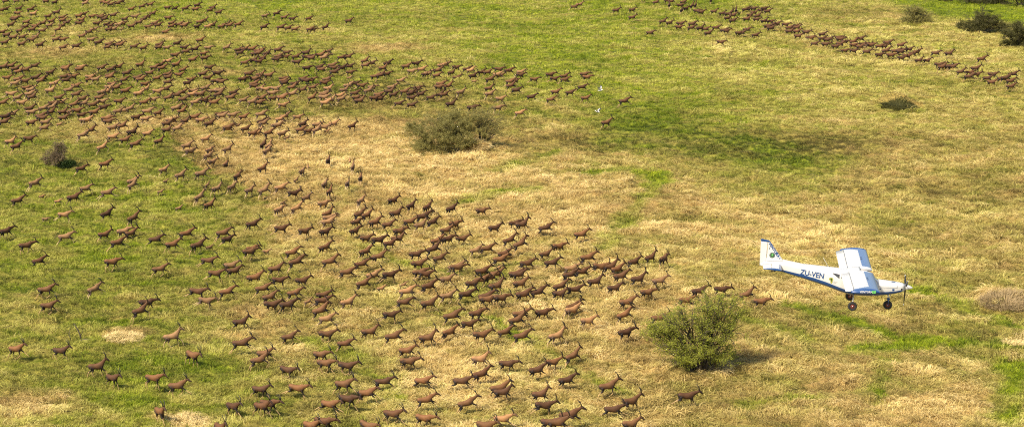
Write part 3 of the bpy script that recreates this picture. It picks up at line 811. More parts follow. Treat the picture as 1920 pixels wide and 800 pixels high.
shrub('round_bush', 1715, 47, [(-.9, 0, 2.4, 1.5, 1.2, 1), (1.1, .2, 1.7, 1.7, 1.4, 1), (0, .3, 2.9, 1.3, .7, .6), (-1.8, -.2, 1.0, 1.3, .7, .6), (2.2, .1, 1.0, 1.0, .9, .5), (.2, -.5, .9, 1.7, .8, .8)],
      'rounded olive bush alone on the far straw, with branches showing', 'bush', leaf_olive, bark, 14, leaf=.09, per=120, branches=30, trunk=.14)
shrub('dark_thicket', 1836, 64, [(-2.8, 0, 1.2, 1.6, 1.0, .8), (-.6, .2, 2.1, 2.1, 1.6, 1.2), (1.2, .4, 2.0, 1.9, 1.2, 1), (3.0, .6, 1.7, 1.9, 1.1, .9), (.6, 1.5, 3.0, 1.5, .8, .6), (-1.2, -.3, 1.0, 1.9, .9, .8), (3.2, 1.8, 2.7, 1.6, .5, .4), (4.6, 0, 1.3, 1.3, 1.0, .6)],
      'dark spreading thicket on the far straw between two bushes', 'bush', leaf_dull, bark, 15, leaf=.10, per=130, branches=30, trunk=.14)
shrub('tall_dark_bush', 1908, 92, [(-1.5, 0, 2.2, 1.7, 1.6, 1), (.4, .3, 2.6, 2.2, 1.9, 1.3), (2.4, .2, 2.0, 1.9, 1.6, 1), (-.4, .2, 3.9, 1.4, .7, .6), (1.4, -.2, .9, 2.1, .8, .9), (-2.3, 0, .7, 1.1, .6, .5)],
      'tallest dark bush with black shaded base on the far plain', 'bush', leaf_dull, bark, 16, leaf=.10, per=140, branches=32, trunk=.14)
shrub('sapling', 1841, 26, [(.2, 0, 2.4, 1.1, .45, .8), (1.1, .2, 2.2, .9, .4, .5), (-.7, 0, 2.1, .7, .4, .4)],
      'small slender flat-topped tree on bright green grass', 'tree', leaf_dull, bark, 17, leaf=.08, per=60, branches=22, trunk=.09)
FAR = [('far_bush', 1775, 5, 1.4, 1.5, 'low brown bush at the far edge of the green meadow'), ('far_bush', 1826, 8, 2.6, 2.6, 'dark bush along the far edge of the meadow, behind the sapling'),
       ('far_bush', 1872, 9, 2.4, 2.8, 'dark bush along the far edge of the meadow, next to a bare-stemmed tree'), ('far_tree', 1914, 13, 2.6, 3.0, 'far tree with dark forked trunk at the end of the bush row')]
for k, (nm, px, py, w, h, lb) in enumerate(FAR):
    lo = .45 if nm == 'far_tree' else .15
    shrub(nm, px, py, [(-w * .6, 0, h * (.35 + lo), w * .7, h * .35, .8), (w * .5, .2, h * (.35 + lo), w * .7, h * .4, .8), (0, .3, h * (.6 + lo), w * .8, h * .35, .8)] + ([] if nm == 'far_tree' else [(0, -.2, h * .3, w, h * .3, 1)]),
          lb, 'tree' if nm == 'far_tree' else 'bush', leaf_dull, bark, 30 + k, leaf=.11, per=100, branches=24, trunk=.15)

# tussocks and heaps of long dry grass
def tussock(name, px, py, rx, rz, n, label, m, seed, blade=.8, wid=.035, comb=.8, flat=.3):
    r = np.random.default_rng(seed); x0, y0 = field_point(px, py); z0 = height1(x0, y0)
    a = r.uniform(0, 2 * math.pi, n); q = np.sqrt(r.uniform(0, 1, n)); bx, by = rx * q * np.cos(a), rx * .8 * q * np.sin(a)
    bz = height(x0 + bx, y0 + by) - z0 + rz * np.maximum(0, 1 - q ** 2) * r.uniform(.3, 1.0, n) - .08
    az = np.arctan2(by, bx) * comb + r.normal(0, .7, n) + (1 - comb) * 1.2; el = r.uniform(flat, flat + .9, n)
    L = blade * r.uniform(.5, 1.2, n)
    d = np.stack([np.cos(az) * np.cos(el), np.sin(az) * np.cos(el), np.sin(el)], -1); d2 = d.copy(); d2[:, 2] -= .9; d2 /= np.linalg.norm(d2, axis=1)[:, None]
    s = np.stack([-np.sin(az), np.cos(az), r.normal(0, .4, n)], -1) * (wid * r.uniform(.6, 1.3, n))[:, None] / 2
    p0 = np.stack([bx, by, bz], -1); p1 = p0 + d * L[:, None] * .55; p2 = p1 + d2 * L[:, None] * .5
    v = np.stack([p0 - s, p0 + s, p1 + s, p1 - s, p2 + s * .3, p2 - s * .3], 1).reshape(-1, 3)
    b = np.arange(n)[:, None] * 6
    f = np.concatenate([b + np.array([[0, 1, 2, 3]]), b + np.array([[3, 2, 4, 5]])])
    o = link(name, mesh_np(name, v, f), None, m); o.location = (x0, y0, z0)
    return tag(o, label, 'grass heap')
tussock('grass_mound', 1683, 205, 2.3, .5, 3000, 'shaggy brown-green mound of long grass on the yellow-green plain', leaf_dull, 51, .9, .04)
tussock('grass_heap', 1886, 580, 2.4, .25, 2600, 'brown matted heap of long dry grass out ahead of the aircraft', heap_leaf, 52, .8, .03, flat=.7)
tussock('straw_heap', 228, 641, 1.7, .22, 1500, 'combed pale straw heap on green grass beside the dead branch', straw_leaf, 53, .95, .022, .15, .0)
tussock('straw_heap', 352, 802, 1.6, .2, 1400, 'combed pale straw heap in front of a lone dark antelope', straw_leaf, 54, .95, .022, .15, .0)
tussock('straw_heap', 1912, 652, 1.4, .25, 1200, 'pale straw heap beside the bright green track ahead of the aircraft', straw_leaf, 55, .9, .022, .3, .1)
tussock('straw_skirt', 890, 286, 1.6, .8, 3200, 'straw-coloured tall grass clump leaning against the airy thorn bush', straw_leaf, 56, 1.1, .04, .7, .5)
tussock('straw_skirt', 1335, 702, 1.5, .3, 1800, 'straw-coloured grass clump under the leafy green thorn tree', straw_leaf, 57, .8, .025, .6, .3)

# the dead branch
bx0, by0 = field_point(152, 641); bz0 = height1(bx0, by0)
db = empty('dead_branch', (bx0, by0, bz0)); tag(db, 'dead bare branch lying on green grass with one limb sticking up', 'branch')
MB().add(tube([(-.1, 0, .1), (.4, -.1, .22), (.9, 0, .2), (1.5, .15, .12)], [.10, .12, .10, .05], 7)).build('trunk', bark, db)
MB().add(tube([(.02, 0, .15), (-.06, .1, .6), (-.32, .2, 1.15), (-.6, .3, 1.55)], [.075, .065, .05, .025], 6)).add(
    tube([(-.02, .05, .5), (.1, .3, .8), (.05, .4, 1.0)], [.025, .018, .008], 5)).build('limb', bark, db)
MB().add(tube([(-.9, .3, .05), (-1.05, .3, .5), (-1.0, .35, .95)], [.035, .028, .014], 5)).build('twig', grey_bark, db)

# ------------------------------------------------------------------ the herd: the 300 that show largest one by one
placed = []
for px, py, hd, calf in animals:
    d = ray(px, py); hc = .50 if calf else .82
    x, y = field_point(px, py, hc)
    for _ in range(3):
        x, y = field_point(px, py, hc + height1(x, y))
    placed.append((x, y, hd, calf, px, py))
XY = np.array([(p[0], p[1]) for p in placed])
marks = [('by the leafy thorn tree', field_point(1312, 697), 9), ('before the broad thicket', field_point(840, 288), 13), ('by the leafless shrub', field_point(112, 318), 8),
         ('near the dead branch', field_point(165, 641), 7)]
dry_at = dryness(XY[:, 0], XY[:, 1])
POSE_LIST = ['gallop_stretched', 'canter', 'bound', 'gallop_stretched', 'trot', 'canter', 'gallop_gathered', 'landing', 'gallop_low', 'trot_high', 'push_off', 'push_off', 'gallop_low']

WORDS = {'gallop_stretched': 'galloping stretched out', 'gallop_gathered': 'galloping with legs gathered', 'bound': 'bounding', 'canter': 'cantering', 'trot': 'trotting', 'walk': 'walking', 'landing': 'landing stiff-legged', 'gallop_low': 'racing with head low', 'trot_high': 'prancing with head high', 'push_off': 'leaping forward'}
chosen = []
for i, (x, y, hd, calf, px, py) in enumerate(placed):
    pose = rnd.choice(['trot', 'walk', 'canter', 'trot_high'] if py > 600 and px < 420 else POSE_LIST)
    coat = 'light fawn' if calf else rnd.choices(['dark brown', 'reddish brown', 'light fawn'], [.42, .48, .10] if px > 700 else ([.5, .45, .05] if px > 450 else [.2, .62, .18]) if py < 160 else ([.30, .55, .15] if py > 420 else [.06, .36, .58]))[0]  # left-side weights run paler, sunlight on the rumps put into coat choice
    if px > 1150 and py < 220: coat = 'dark brown'
    if calf and pose in ('walk', 'landing'): pose = 'canter'
    chosen.append((pose, coat))

def describe(i):
    x, y, hd, calf, px, py = placed[i]; pose, coat = chosen[i]
    dd = np.hypot(XY[:, 0] - x, XY[:, 1] - y); dd[i] = 1e9
    j = int(dd.argmin()); dn = dd[j]
    g = 'on pale straw' if dry_at[i] > .62 else ('on green grass' if dry_at[i] < .38 else 'on mixed grass')
    w = 'on its own'
    if dn < 7:
        v = XY[j] - XY[i]; fw = (v[0] * math.cos(R(hd)) + v[1] * math.sin(R(hd))) / dn
        rel = 'behind' if fw > .6 else ('ahead of' if fw < -.6 else 'beside')
        rel = ('close ' if dn < 2.2 else 'well ' if dn > 4.2 and rel != 'beside' else '') + rel
        w = f"{rel} a {WORDS[chosen[j][0]].split()[0]} {'calf' if placed[j][3] else chosen[j][1] + ' one'}"
    for t, q, rr in marks:
        if math.hypot(x - q[0], y - q[1]) < rr: w = t
    t = f"{coat} antelope{' calf' if calf else ''} {WORDS[pose]} {g}, {w}"
    if len(t.replace('-', ' ').split()) > 16: t = t.replace(' stretched out', '').replace(' with legs gathered', ', legs tucked').replace(' stiff-legged', '').replace(' with head low', '').replace(' with head high', '').replace(' forward', '')
    if len(t.replace('-', ' ').split()) > 16: t = t.replace('well ', '').replace('close ', '').replace(', legs tucked', '')
    return t

far = []
for i, (x, y, hd, calf, px, py) in enumerate(placed):
    pose, coat = chosen[i]
    sc = (.56 if calf else 1.0) * rnd.uniform(.89, 1.02)
    z = height1(x, y) - .04
    if i >= 300:
        far.append((x, y, z, hd, sc, list(POSES).index(pose) * 3 + list(COATS).index(coat))); continue
    o = link('antelope', BODY[pose, coat])
    o.location = (x, y, z); o.rotation_euler = (R(rnd.gauss(0, 2)), R(rnd.gauss(0, 3)), R(hd)); o.scale = (sc * rnd.uniform(.95, 1.05), sc * rnd.choice((-1, 1)), sc * rnd.uniform(.96, 1.05))
    tag(o, describe(i), 'antelope', 'antelopes of the running herd')
    if not calf:
        for hm in BODY[pose, 'horns']: link('horn', hm, o)

def joined(pose, coat):
    bm = bmesh.new(); bm.from_mesh(BODY[pose, coat]); n = len(bm.faces)
    for h in BODY[pose, 'horns']: bm.from_mesh(h)
    bm.faces.ensure_lookup_table()
    for f in bm.faces[n:]: f.material_index = 1
    me = bpy.data.meshes.new('far_antelope'); bm.to_mesh(me); bm.free()
    me.materials.append(COATS[coat]); me.materials.append(horn_mat)
    return bpy.data.objects.new('far_antelope', me)
srcs = [joined(p, c) for p in POSES for c in COATS]
FA = np.array(far)
herd = scatter('antelope_herd', FA[:, :3], np.stack([0 * FA[:, 3], 0 * FA[:, 3], np.radians(FA[:, 3])], -1), FA[:, 4], FA[:, 5].astype(int), srcs, {})
tag(herd, 'distant mass of dark brown antelopes running in long columns across green grass', 'antelopes', kind='stuff')

# ------------------------------------------------------------------ two white birds
bird_white = mat('white_feathers', (.72, .70, .66), .7); bird_grey = mat('grey_flight_feathers', (.09, .09, .10), .7)
def bird(px, py, rz, up, label):
    x, y = field_point(px, py, 1.6)
    b = empty('bird', (x, y, height1(x, y) + 1.6)); b.scale = (.8,) * 3; b.rotation_euler = (0, 0, R(rz)); tag(b, label, 'bird', 'white birds over the grass')
    MB().add(tube([(-.42, 0, .0), (-.25, 0, .0), (0, 0, .02), (.2, 0, .05), (.36, 0, .14), (.48, 0, .20), (.56, 0, .20)], [(.02, .02), (.09, .04), (.13, .12), (.10, .10), (.045, .045), (.055, .055), (.02, .02)], 8)).build('body', bird_white, b)
    MB().add(tube([(.54, 0, .20), (.70, 0, .17)], [.02, .005], 5)).build('beak', bird_grey, b)
    for s in (-1, 1):
        v, f = [], []
        for k, (yy, zz, x0, x1) in enumerate(((.08, .06, .16, -.16), (.35, .06 + .30 * up, .24, -.18), (.62, .06 + .52 * up, .14, -.22), (.88, .06 + .62 * up, -.06, -.26))):
            v += [(x0, s * yy, zz), ((x0 + x1) / 2, s * yy, zz + .03), (x1, s * yy, zz - .01), ((x0 + x1) / 2, s * yy, zz - .015)]
        for k in range(3):
            for j in range(4): f.append((k * 4 + j, k * 4 + (j + 1) % 4, k * 4 + 4 + (j + 1) % 4, k * 4 + 4 + j))
        f += [(0, 3, 2, 1), (12, 13, 14, 15)]
        me = mesh_py('wing', v, f); me.materials.append(bird_white); me.materials.append(bird_grey)
        me.polygons.foreach_set('material_index', [1 if (q.index // 4) >= 2 or q.index % 4 == 1 else 0 for q in me.polygons])
        link('wing', me, b)
bird(1125, 173, -20, 1.1, 'white bird with raised wings flying ahead of the far herd')
bird(1121, 211, 150, .7, 'white bird with grey wingtips banking low above a lone antelope')
# ------------------------------------------------------------------ the light aircraft
white = worn(mat('white_aircraft_paint', (.54, .54, .535), .35, coat=.25), .06, 2.0)
blue = mat('blue_aircraft_paint', (.008, .052, .18), .28, coat=.5)
blue_sheen = mat('blue_paint_sky_sheen', (.075, .135, .29), .3, .2, .4)  # same blue, sky sheen of the upward faces put into the colour
glass = mat('tinted_canopy', (.035, .033, .030), .05, coat=.6)
clear = mat('pale_canopy', (.42, .37, .31), .10, coat=.8)
rubber = mat('tyre_rubber', (.012, .012, .012), .8)
redm = mat('red_wheel_hub', (.13, .018, .010), .6)
steel = mat('brushed_metal', (.55, .55, .56), .3, .9)
blackm = mat('black_carbon', (.015, .015, .016), .35)
rib_grey = mat('rib_line_grey', (.40, .40, .40), .6)
seam = mat('dark_seam', (.20, .20, .20), .7)
dgreen = mat('dark_green_print', (.018, .055, .022), .5)
lgreen = mat('green_print', (.12, .42, .10), .5)
olivep = mat('olive_yellow_print', (.27, .27, .03), .5)
greyp = mat('grey_print', (.30, .31, .27), .6)

plane = empty('light_aircraft', (16.117, 79.70, 23.853))
plane.rotation_mode = 'XYZ'; plane.rotation_euler = (R(-3.94), R(3.48), R(-7.60))
tag(plane, 'white and blue high-wing light aircraft lettered ZU-VEN flying low over the plain', 'aircraft')

ST = np.array([  # x, half width, bottom, top
    (-4.36, .035, .16, .30), (-4.1, .07, .11, .40), (-3.3, .16, -.04, .45), (-2.5, .25, -.20, .43), (-1.2, .44, -.49, .39), (-.6, .53, -.66, .37), (-.2, .55, -.76, .37),
    (.1, .56, -.79, .37), (.62, .56, -.77, .35), (.76, .555, -.76, .29), (.98, .55, -.74, .135), (1.2, .52, -.70, .0), (1.6, .46, -.63, -.005), (2.0, .38, -.54, -.02), (2.3, .30, -.44, -.045), (2.42, .22, -.38, -.07)])
NP_ = 3.6
def fus(x):
    return [np.interp(x, ST[:, 0], ST[:, k]) for k in (1, 2, 3)]
def side_y(x, z):
    hw, zb, zt = fus(x); t = min(.999, abs((z - (zb + zt) / 2) / ((zt - zb) / 2)))
    return hw * (1 - t ** NP_) ** (1 / NP_)
def fring(x, n=40, g=0):
    hw, zb, zt = fus(x); a = np.arange(n) * 2 * math.pi / n
    c, s = np.cos(a), np.sin(a); e = 2 / NP_
    return np.stack([np.full(n, x), (hw + g) * np.sign(c) * np.abs(c) ** e, (zb + zt) / 2 + ((zt - zb) / 2 + g) * np.sign(s) * np.abs(s) ** e], -1)
xs = np.unique(np.concatenate([np.linspace(-4.36, 1.2, 46), ST[ST[:, 0] < 1.21, 0]]))
fb = MB().add(ring_loft([fring(x) for x in xs]))
fuselage = fb.build('fuselage', [white, blue], plane)
me = fuselage.data
me.polygons.foreach_set('material_index', [1 if p.center.z < fus(p.center.x)[1] + .05 and p.center.x > -3.9 else 0 for p in me.polygons])
xc = np.unique(np.concatenate([np.linspace(1.202, 2.42, 14), ST[ST[:, 0] > 1.21, 0]]))
cowl = MB().add(ring_loft([fring(x) for x in xc])).build('cowling', [white, blue], plane)
me = cowl.data
me.polygons.foreach_set('material_index', [1 if p.center.z < fus(p.center.x)[1] + .06 else 0 for p in me.polygons])

def patch(name, x0, x1, zlo, zhi, m, parent, side=-1, eps=.006, n=14, k=5):
    """sheet following the fuselage side between two height curves"""
    v, f = [], []
    for i in range(n + 1):
        x = x0 + (x1 - x0) * i / n; a, b = zlo(x), zhi(x)
        for j in range(k + 1):
            z = a + (b - a) * j / k; v.append((x, side * (side_y(x, z) + eps), z))
    for i in range(n):
        for j in range(k):
            a = i * (k + 1) + j; q = (a, a + k + 1, a + k + 2, a + 1); f.append(q if side < 0 else q[::-1])
    return MB().add((v, f)).build(name, m, parent)
for s in (-1, 1):
    patch('belly_stripe', -4.2, 1.195, lambda x: fus(x)[1] + .012, lambda x: fus(x)[1] + .05 + .19 * min(1, (x + 4.3) / 2.5), blue, fuselage, s, .005, 40, 6)
    patch('belly_stripe', 1.205, 2.30, lambda x: fus(x)[1] + .012, lambda x: fus(x)[1] + .24 - .09 * (x - 1.2), blue, cowl, s, .005, 20, 6)
    patch('rear_window', -.98, -.66, lambda x: .20 - (x + .98) * .62, lambda x: .235 - (x + .98) * .10, glass, fuselage, s, .006, 6, 4)
    patch('door_window', -.58, .55, lambda x: -.14 if x > -.4 else .05 - (x + .58) * 1.0, lambda x: .22, glass, fuselage, s, .006, 12, 5)
    patch('front_quarter_window', .60, 1.05, lambda x: -.14 + (x - .6) * .1, lambda x: min(.20, fus(x)[2] - .10), clear, fuselage, s, .006, 8, 4)
    patch('cowl_vent', 2.24, 2.32, lambda x: -.30, lambda x: -.23, blackm, cowl, s, .006, 2, 2)
    patch('cowl_inlet', 1.84, 1.94, lambda x: -.36, lambda x: -.26, blue, cowl, s, .007, 3, 3)
    patch('step_cap', 1.24, 1.31, lambda x: -.33, lambda x: -.28, blue, cowl, s, .007, 2, 2)
    patch('panel_seam', 1.30, 2.06, lambda x: -.235 + .02 * (x - 1.3), lambda x: -.222 + .02 * (x - 1.3), seam, cowl, s, .005, 10, 1)
    patch('panel_seam', 2.055, 2.07, lambda x: -.23, lambda x: -.10, seam, cowl, s, .005, 1, 4)
# windscreen: curved sheet over the slope between the wing and the cowl
def top_patch(name, x0, x1, f0, f1, m, parent, eps=.007, n=12, k=12):
    v, f = [], []
    for i in range(n + 1):
        x = x0 + (x1 - x0) * i / n; hw, zb, zt = fus(x); zc, hh = (zb + zt) / 2, (zt - zb) / 2
        for j in range(k + 1):
            y = hw * (f0 + (f1 - f0) * j / k); z = zc + hh * (1 - min(.999, abs(y / hw)) ** NP_) ** (1 / NP_)
            v.append((x, y, z + eps))
    for i in range(n):
        for j in range(k):
            a = i * (k + 1) + j; f.append((a, a + k + 1, a + k + 2, a + 1))
    return MB().add((v, f)).build(name, m, parent)
top_patch('windscreen', .66, 1.17, -.90, .90, clear, fuselage)
top_patch('cowl_scoop', 1.80, 1.97, -.30, .05, blue, cowl, .018, 3, 3)
# centre section over the cabin with a skylight
def naca(n=22, th=.15, camber=.035):
    t = (1 - np.cos(np.linspace(0, math.pi, n))) / 2
    yt = 5 * th * (.2969 * np.sqrt(t) - .126 * t - .3516 * t ** 2 + .2843 * t ** 3 - .1015 * t ** 4); yc = camber * np.sin(math.pi * t) ** 1
    up = np.stack([t, yc + yt], -1)[::-1]; lo = np.stack([t, yc - yt], -1)[1:-1]
    return np.concatenate([up, lo])                                  # from trailing edge over the top to the nose, back underneath
AF = naca()
CH, XLE, ZW, INC = 1.52, .90, .40, R(4.5)
def wing_ring(y, le=0.0, te=1.0, thick=1.0, dz=0.0, x_le=XLE, ch=CH):
    t = np.clip(AF[:, 0], le, te); z = AF[:, 1] * thick
    x = x_le - t * ch; zz = z * ch
    xm = x_le - .35 * ch; c, s = math.cos(INC), math.sin(INC)
    X = xm + (x - xm) * c; Z = zz + (x - xm) * s
    return np.stack([X, np.full(len(t), y), ZW - .10 + Z + dz + .018 * abs(y)], -1)
centre = MB().add(ring_loft([wing_ring(y, le=.40) for y in np.linspace(-.47, .47, 9)])).build('wing_centre_section', white, plane)
top_patch('skylight', .33, .655, -.72, .72, clear, fuselage, .012)

def make_wing(s):
    ys = np.concatenate([[.48], np.linspace(.52, 4.2, 60), np.linspace(4.22, 4.52, 14)])
    rings = [wing_ring(s * y, te=.775, thick=1 - .25 * max(0, (y - 4.3) / .22) ** 2) for y in ys]
    w = MB().add(ring_loft(rings)).build('wing', [white, blue_sheen, blue], plane)
    mi = []
    for p in w.data.polygons:
        y = abs(p.center.y); fr = (XLE - p.center.x) / CH; top = p.normal.z > 0
        lim = .31
        if y > 3.75: lim = .31 + .5 * max(0, (y - 3.75) / .55) ** 3
        if y > 4.515: mi.append(2)
        elif y < .60 and fr < .3: mi.append(0)
        elif fr < lim or y > 4.32: mi.append(1 if top else 2)
        else: mi.append(0)
    w.data.polygons.foreach_set('material_index', mi)
    # flaperon with a gap in front of it
    fl = MB().add(ring_loft([wing_ring(s * y, le=.780, dz=-.004) for y in (.50, 1.5, 2.5, 3.5, 4.30)])).build('flaperon', white, w)
    for yy in (2.0, 2.4):
        r0 = wing_ring(s * yy)
        for (a, b) in ((.24, .33),):
            top = [q for q, t in zip(r0, AF) if a <= t[0] <= b and t[1] > .02]
            if len(top) >= 2: MB().add(tube([t_ + np.array([0, 0, .008]) for t_ in top], [.012] * len(top), 5)).build('wing_fence', blackm, w)
    for yy in (1.0, 1.5, 2.9, 3.4, 3.9):                       # rib seams on the top skin
        top = [q + np.array([0, 0, .002]) for q, t in zip(wing_ring(s * yy), AF) if .30 <= t[0] <= .76 and t[1] > .02]
        MB().add(tube(top, [(.006, .002)] * len(top), 4)).build('rib_seam', rib_grey, w)
    v, f = tube([(.16, s * .50, -.66), (.12, s * 1.6, -.12), (.08, s * 2.72, .30)], [(.022, .06)] * 3, 8, up=(0, 0, 1))
    MB().add((v, f)).build('strut', blue, plane)
    # rounded end cap carrying the lettering
    n = len(AF); base = wing_ring(s * 4.522, te=.86); cap = wing_ring(s * 4.60, te=.82, thick=.86)
    cp = MB().add(ring_loft([base, cap])).build('wing_tip', blue, w)
    return w, cp
wing_l, tip_l = make_wing(1)
wing_r, tip_r = make_wing(-1)

def text_mesh(txt, size, bold=0.0, shear=0.0):
    cu = bpy.data.curves.new('text', 'FONT'); cu.body = txt; cu.size = size; cu.offset = bold; cu.shear = shear; cu.resolution_u = 3
    cu.align_x = 'CENTER'; cu.align_y = 'CENTER'
    ob = bpy.data.objects.new('text', cu); C.objects.link(ob)
    dg = bpy.context.evaluated_depsgraph_get(); me = bpy.data.meshes.new_from_object(ob.evaluated_get(dg))
    bpy.data.objects.remove(ob); bpy.data.curves.remove(cu)
    bm = bmesh.new(); bm.from_mesh(me); bmesh.ops.subdivide_edges(bm, edges=[e for e in bm.edges if e.calc_length() > size * .35], cuts=1); bm.to_mesh(me); bm.free()
    me.materials.clear()
    return me
def lettering(name, txt, size, m, parent, fn, bold=0.0, shear=0.0):
    me = text_mesh(txt, size, bold, shear)
    for v in me.vertices: v.co = fn(v.co.x, v.co.y)
    me.update(); return link(name, me, parent, m)
def on_side(cx, cz, ang, side, eps=.012):
    c, s = math.cos(ang), math.sin(ang)
    def fn(u, v):
        v *= 1.12
        if side > 0: u = -u
        x, z = cx + u * c - (v * s if side < 0 else v * s), cz + u * s + v * c
        return Vector((x, side * (side_y(x, z) + eps), z))
    return fn
for s in (-1, 1):
    lettering('registration', 'ZU-VEN', .315, blue, fuselage, on_side(-1.92, .05, R(-4.0), s), .007)

# fin and rudder
def slab(poly, th, taper=.35):
    """thin symmetric plate from an x,z outline, edges narrowed"""
    P = np.array(poly); c = P.mean(0); inn = c + (P - c) * .90; n = len(P)
    v = [(x, 0, z) for x, z in P] + [(x, -th / 2, z) for x, z in inn] + [(x, th / 2, z) for x, z in inn]; f = []
    for k in range(n):
        a, b = k, (k + 1) % n
        f += [(a, b, n + b, n + a), (b, a, 2 * n + a, 2 * n + b)]
    f += [tuple(range(n, 2 * n)), tuple(range(2 * n, 3 * n))[::-1]]
    return v, f
fin = MB().add(slab([(-4.10, .38), (-3.26, .44), (-3.99, 1.335), (-4.105, 1.345)], .085)).build('fin', white, plane, False)
rud = MB().add(slab([(-4.40, .16), (-4.125, .14), (-4.125, 1.345), (-4.455, 1.36)], .07)).build('rudder', white, plane, False)
MB().add(slab([(-4.475, 1.365), (-4.0, 1.34), (-4.06, 1.41), (-4.44, 1.46)], .09)).build('fin_cap', blue, fin, False)
MB().add(slab([(-3.35, .42), (-2.25, .425), (-3.32, .56)], .05)).build('dorsal_fillet', white, fin, False)
MB().add(box((-4.03, -.052, 1.05), (.03, .02, .08))).build('hinge', steel, fin, False)
def fin_txt(cx, cz, ang, side=-1):
    c, s = math.cos(ang), math.sin(ang)
    def fn(u, v):
        if side > 0: u = -u; 
        return Vector((cx + u * c - v * s, side * .050, cz + u * s + v * c)) if side < 0 else Vector((cx - (-u) * c * 1.0 + v * s * 0 - v * s, side * .050, cz + u * s + v * c))
    return fn
lettering('fin_lettering', 'VENTURA', .185, blue, fin, fin_txt(-3.80, .985, R(-52)), .008)
lettering('fin_lettering', '4', .12, blue, fin, fin_txt(-3.505, .605, R(-30)), .002)
def disc(cx, cz, r, y, n=24, r2=0):
    a = np.arange(n) * 2 * math.pi / n
    v = [(cx + r * math.cos(t), y, cz + r * math.sin(t)) for t in a]
    return v, [tuple(range(n))]
for s in (-1, 1):
    em = MB().add(disc(-3.86, .72, .135, s * .046)).build('fin_emblem', dgreen, fin, False)
    MB().add(disc(-3.86, .72, .108, s * .050)).build('emblem_ring', greyp, em, False)
    MB().add(disc(-3.86, .72, .098, s * .053)).build('emblem_field', dgreen, em, False)
    lf = [(-.012, -.085), (.004, -.085), (.008, -.02), (.045, .01), (.042, .055), (.01, .08), (-.03, .05), (-.034, .0), (-.008, -.02)]
    MB().add(([(-3.86 + x, s * .056, .72 + z) for x, z in lf], [tuple(range(len(lf)))])).build('emblem_leaf', lgreen, em, False)
# tailplane
def tail_ring(y, a=0, b=1):
    t = np.clip(AF[:, 0], a, b)
    return np.stack([-3.40 - t * .86, np.full(len(t), y), .285 + (AF[:, 1] - .0) * .60], -1)
for s in (-1, 1):
    tp = MB().add(ring_loft([tail_ring(s * y, 0, .52) for y in np.concatenate([[.05], np.linspace(.1, 1.15, 18), [1.2, 1.24]])])).build('tailplane', [white, blue], plane)
    tp.data.polygons.foreach_set('material_index', [1 if (-3.40 - p.center.x) < .13 or abs(p.center.y) > 1.17 or p.normal.z < -.3 else 0 for p in tp.data.polygons])
    el = MB().add(ring_loft([tail_ring(s * y, .545, 1) for y in (.08, .6, 1.16, 1.24)])).build('elevator', [white, blue], tp)
    el.data.polygons.foreach_set('material_index', [1 if abs(p.center.y) > 1.17 or p.normal.z < -.3 else 0 for p in el.data.polygons])
    MB().add(ring_loft([tail_ring(s * 1.243), tail_ring(s * 1.29)])).build('tailplane_tip', blue, tp)
# whip aerial, tail skid
MB().add(tube([(-1.18, .02, .39), (-1.32, .02, .60), (-1.48, .02, .83)], [.012, .008, .005], 5)).add(box((-1.18, .02, .40), (.09, .05, .03))).build('aerial', white, plane)
MB().add(tube([(-3.55, 0, .02), (-3.7, 0, -.06), (-3.85, 0, -.05)], [.03, .025, .02], 6)).build('tail_skid', blackm, plane)
# side decal: a yellow-green map-like shape with grey lines of small print
for s in (-1, 1):
    bl = [(-.10, .10), (-.02, .14), (.06, .13), (.10, .06), (.07, -.01), (.08, -.08), (.03, -.15), (-.02, -.10), (-.03, .0), (-.10, .02)]
    nb = len(bl)
    dc_ = MB().add(([(-1.03 + x, s * (side_y(-1.03 + x, -.13 + z) + .008), -.13 + z) for x, z in bl], [tuple(range(nb))])).build('side_decal', olivep, fuselage, False)
    MB().add(([(-1.03 + x * .55 + .02, s * (side_y(-1.03, -.13) + .014), -.10 + z * .55) for x, z in bl], [tuple(range(nb))])).build('decal_inner_print', dgreen, dc_, False)  # smaller dark green print inside the decal
    for j in range(3):
        patch('print_line', -.92, -.74 - .03 * j, lambda x, j=j: -.165 - .045 * j, lambda x, j=j: -.150 - .045 * j, greyp, dc_, s, .008, 4, 1)
# wing tip lettering and its green butterfly
def tip_fn(cx, ang, s=-1):
    def fn(u, v):
        if s > 0: u = -u
        x = cx + u
        zc = ZW - .10 + .018 * 4.6 + (x - (XLE - .35 * CH)) * math.sin(INC) + .035 * CH * .9
        return Vector((x, s * 4.604, zc + v - .005))
    return fn
for s, tp in ((-1, tip_r), (1, tip_l)):
    lettering('tip_lettering', 'VENTURA', .125, white, tp, tip_fn(.26, 0, s), .004, .15)
    bf = MB()
    for dx, dz, r1, r2 in ((-.05, .03, .055, .035), (.05, .03, .055, .04), (-.03, -.035, .04, .03), (.05, -.03, .045, .032)):
        a = np.arange(10) * 2 * math.pi / 10; fn = tip_fn(.60, 0, s)
        v = [tuple(fn(dx + r1 * math.cos(t), dz + r2 * math.sin(t)) + Vector((0, s * .002, 0))) for t in a]
        bf.add((v, [tuple(range(10))]))
    bf.build('butterfly', lgreen, tp, False)
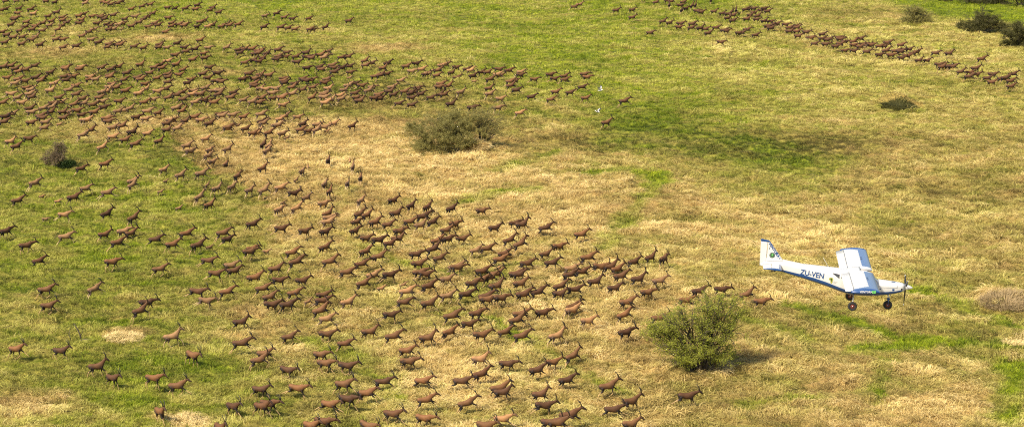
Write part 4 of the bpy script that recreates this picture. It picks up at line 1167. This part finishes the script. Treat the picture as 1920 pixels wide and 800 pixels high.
# undercarriage
def wheel(parent, c, r, w, hubm):
    wh = empty('wheel', c); wh.parent = parent
    a = np.arange(28) * 2 * math.pi / 28; rings = []
    prof = [(-w * .30, r * .42), (-w * .48, r * .68), (-w * .5, r * .84), (-w * .36, r * .97), (0, r), (w * .36, r * .97), (w * .5, r * .84), (w * .48, r * .68), (w * .30, r * .42)]
    for yy, rr in prof: rings.append(np.stack([rr * np.cos(a), np.full(28, yy), rr * np.sin(a)], -1))
    MB().add(ring_loft(rings)).build('tyre', rubber, wh)
    rings = [np.stack([rr * np.cos(a), np.full(28, yy), rr * np.sin(a)], -1) for yy, rr in ((-w * .36, r * .08), (-w * .34, r * .30), (-w * .29, r * .56), (w * .29, r * .56), (w * .34, r * .30), (w * .36, r * .08))]
    MB().add(ring_loft(rings)).build('rim', hubm, wh)
    MB().add(tube([(0, -w * .5, 0), (0, w * .5, 0)], [r * .14, r * .14], 10)).build('axle', steel, wh)
for s in (-1, 1):
    mg = empty('main_gear', (.04, s * .5, -.72)); mg.parent = plane
    MB().add(tube([(.03, 0, .02), (.02, s * .25, -.16), (0, s * .42, -.38), (0, s * .44, -.43)], [(.03, .085), (.025, .075), (.022, .06), (.022, .05)], 8)).build('leg', steel, mg)
    wheel(mg, (0, s * .52, -.42), .215, .16, redm)
ng_ = empty('nose_gear', (1.75, 0, -.6)); ng_.parent = plane
MB().add(tube([(-.05, 0, .06), (-.02, 0, -.18), (.0, 0, -.28)], [.035, .03, .03], 8)).add(tube([(.14, .05, .04), (.06, .03, -.14), (.02, 0, -.24)], [.014, .014, .012], 6)).build('leg', steel, ng_)
fk = MB()
for s in (-1, 1): fk.add(tube([(.0, s * .05, -.24), (.0, s * .11, -.30), (0, s * .115, -.55)], [(.03, .055), (.025, .06), (.02, .04)], 8))
fk.add(box((.0, 0, -.255), (.14, .24, .06))).build('fork', blue, ng_)
wheel(ng_, (0, 0, -.55), .215, .15, redm)
# propeller
pr = empty('propeller', (2.45, 0, -.215)); pr.parent = plane
a = np.arange(20) * 2 * math.pi / 20
MB().add(ring_loft([np.stack([np.full(20, x), r * np.cos(a), r * np.sin(a)], -1) for x, r in ((-.02, .135), (.05, .135), (.14, .118), (.24, .085), (.32, .048), (.37, .012))])).build('spinner', white, pr)
for k in range(3):
    ang = R(-92 + 120 * k); v = []
    for d, ch, tw in ((.05, .06, 70), (.18, .10, 58), (.34, .125, 44), (.52, .12, 33), (.70, .10, 26), (.80, .085, 23), (.88, .05, 21)):
        c, s = math.cos(R(tw)), math.sin(R(tw)); n = 10; aa = np.arange(n) * 2 * math.pi / n
        lx, lt = ch / 2 * np.cos(aa), .011 * np.sin(aa)
        X = lx * s + lt * c + .03; T = lx * c - lt * s
        Y = math.cos(ang) * d - math.sin(ang) * T; Z = math.sin(ang) * d + math.cos(ang) * T
        v.append(np.stack([X, Y, Z], -1))
    blade = MB().add(ring_loft(v[:6])).build('blade', blackm, pr)
    MB().add(ring_loft(v[5:])).build('blade_tip', white, blade)
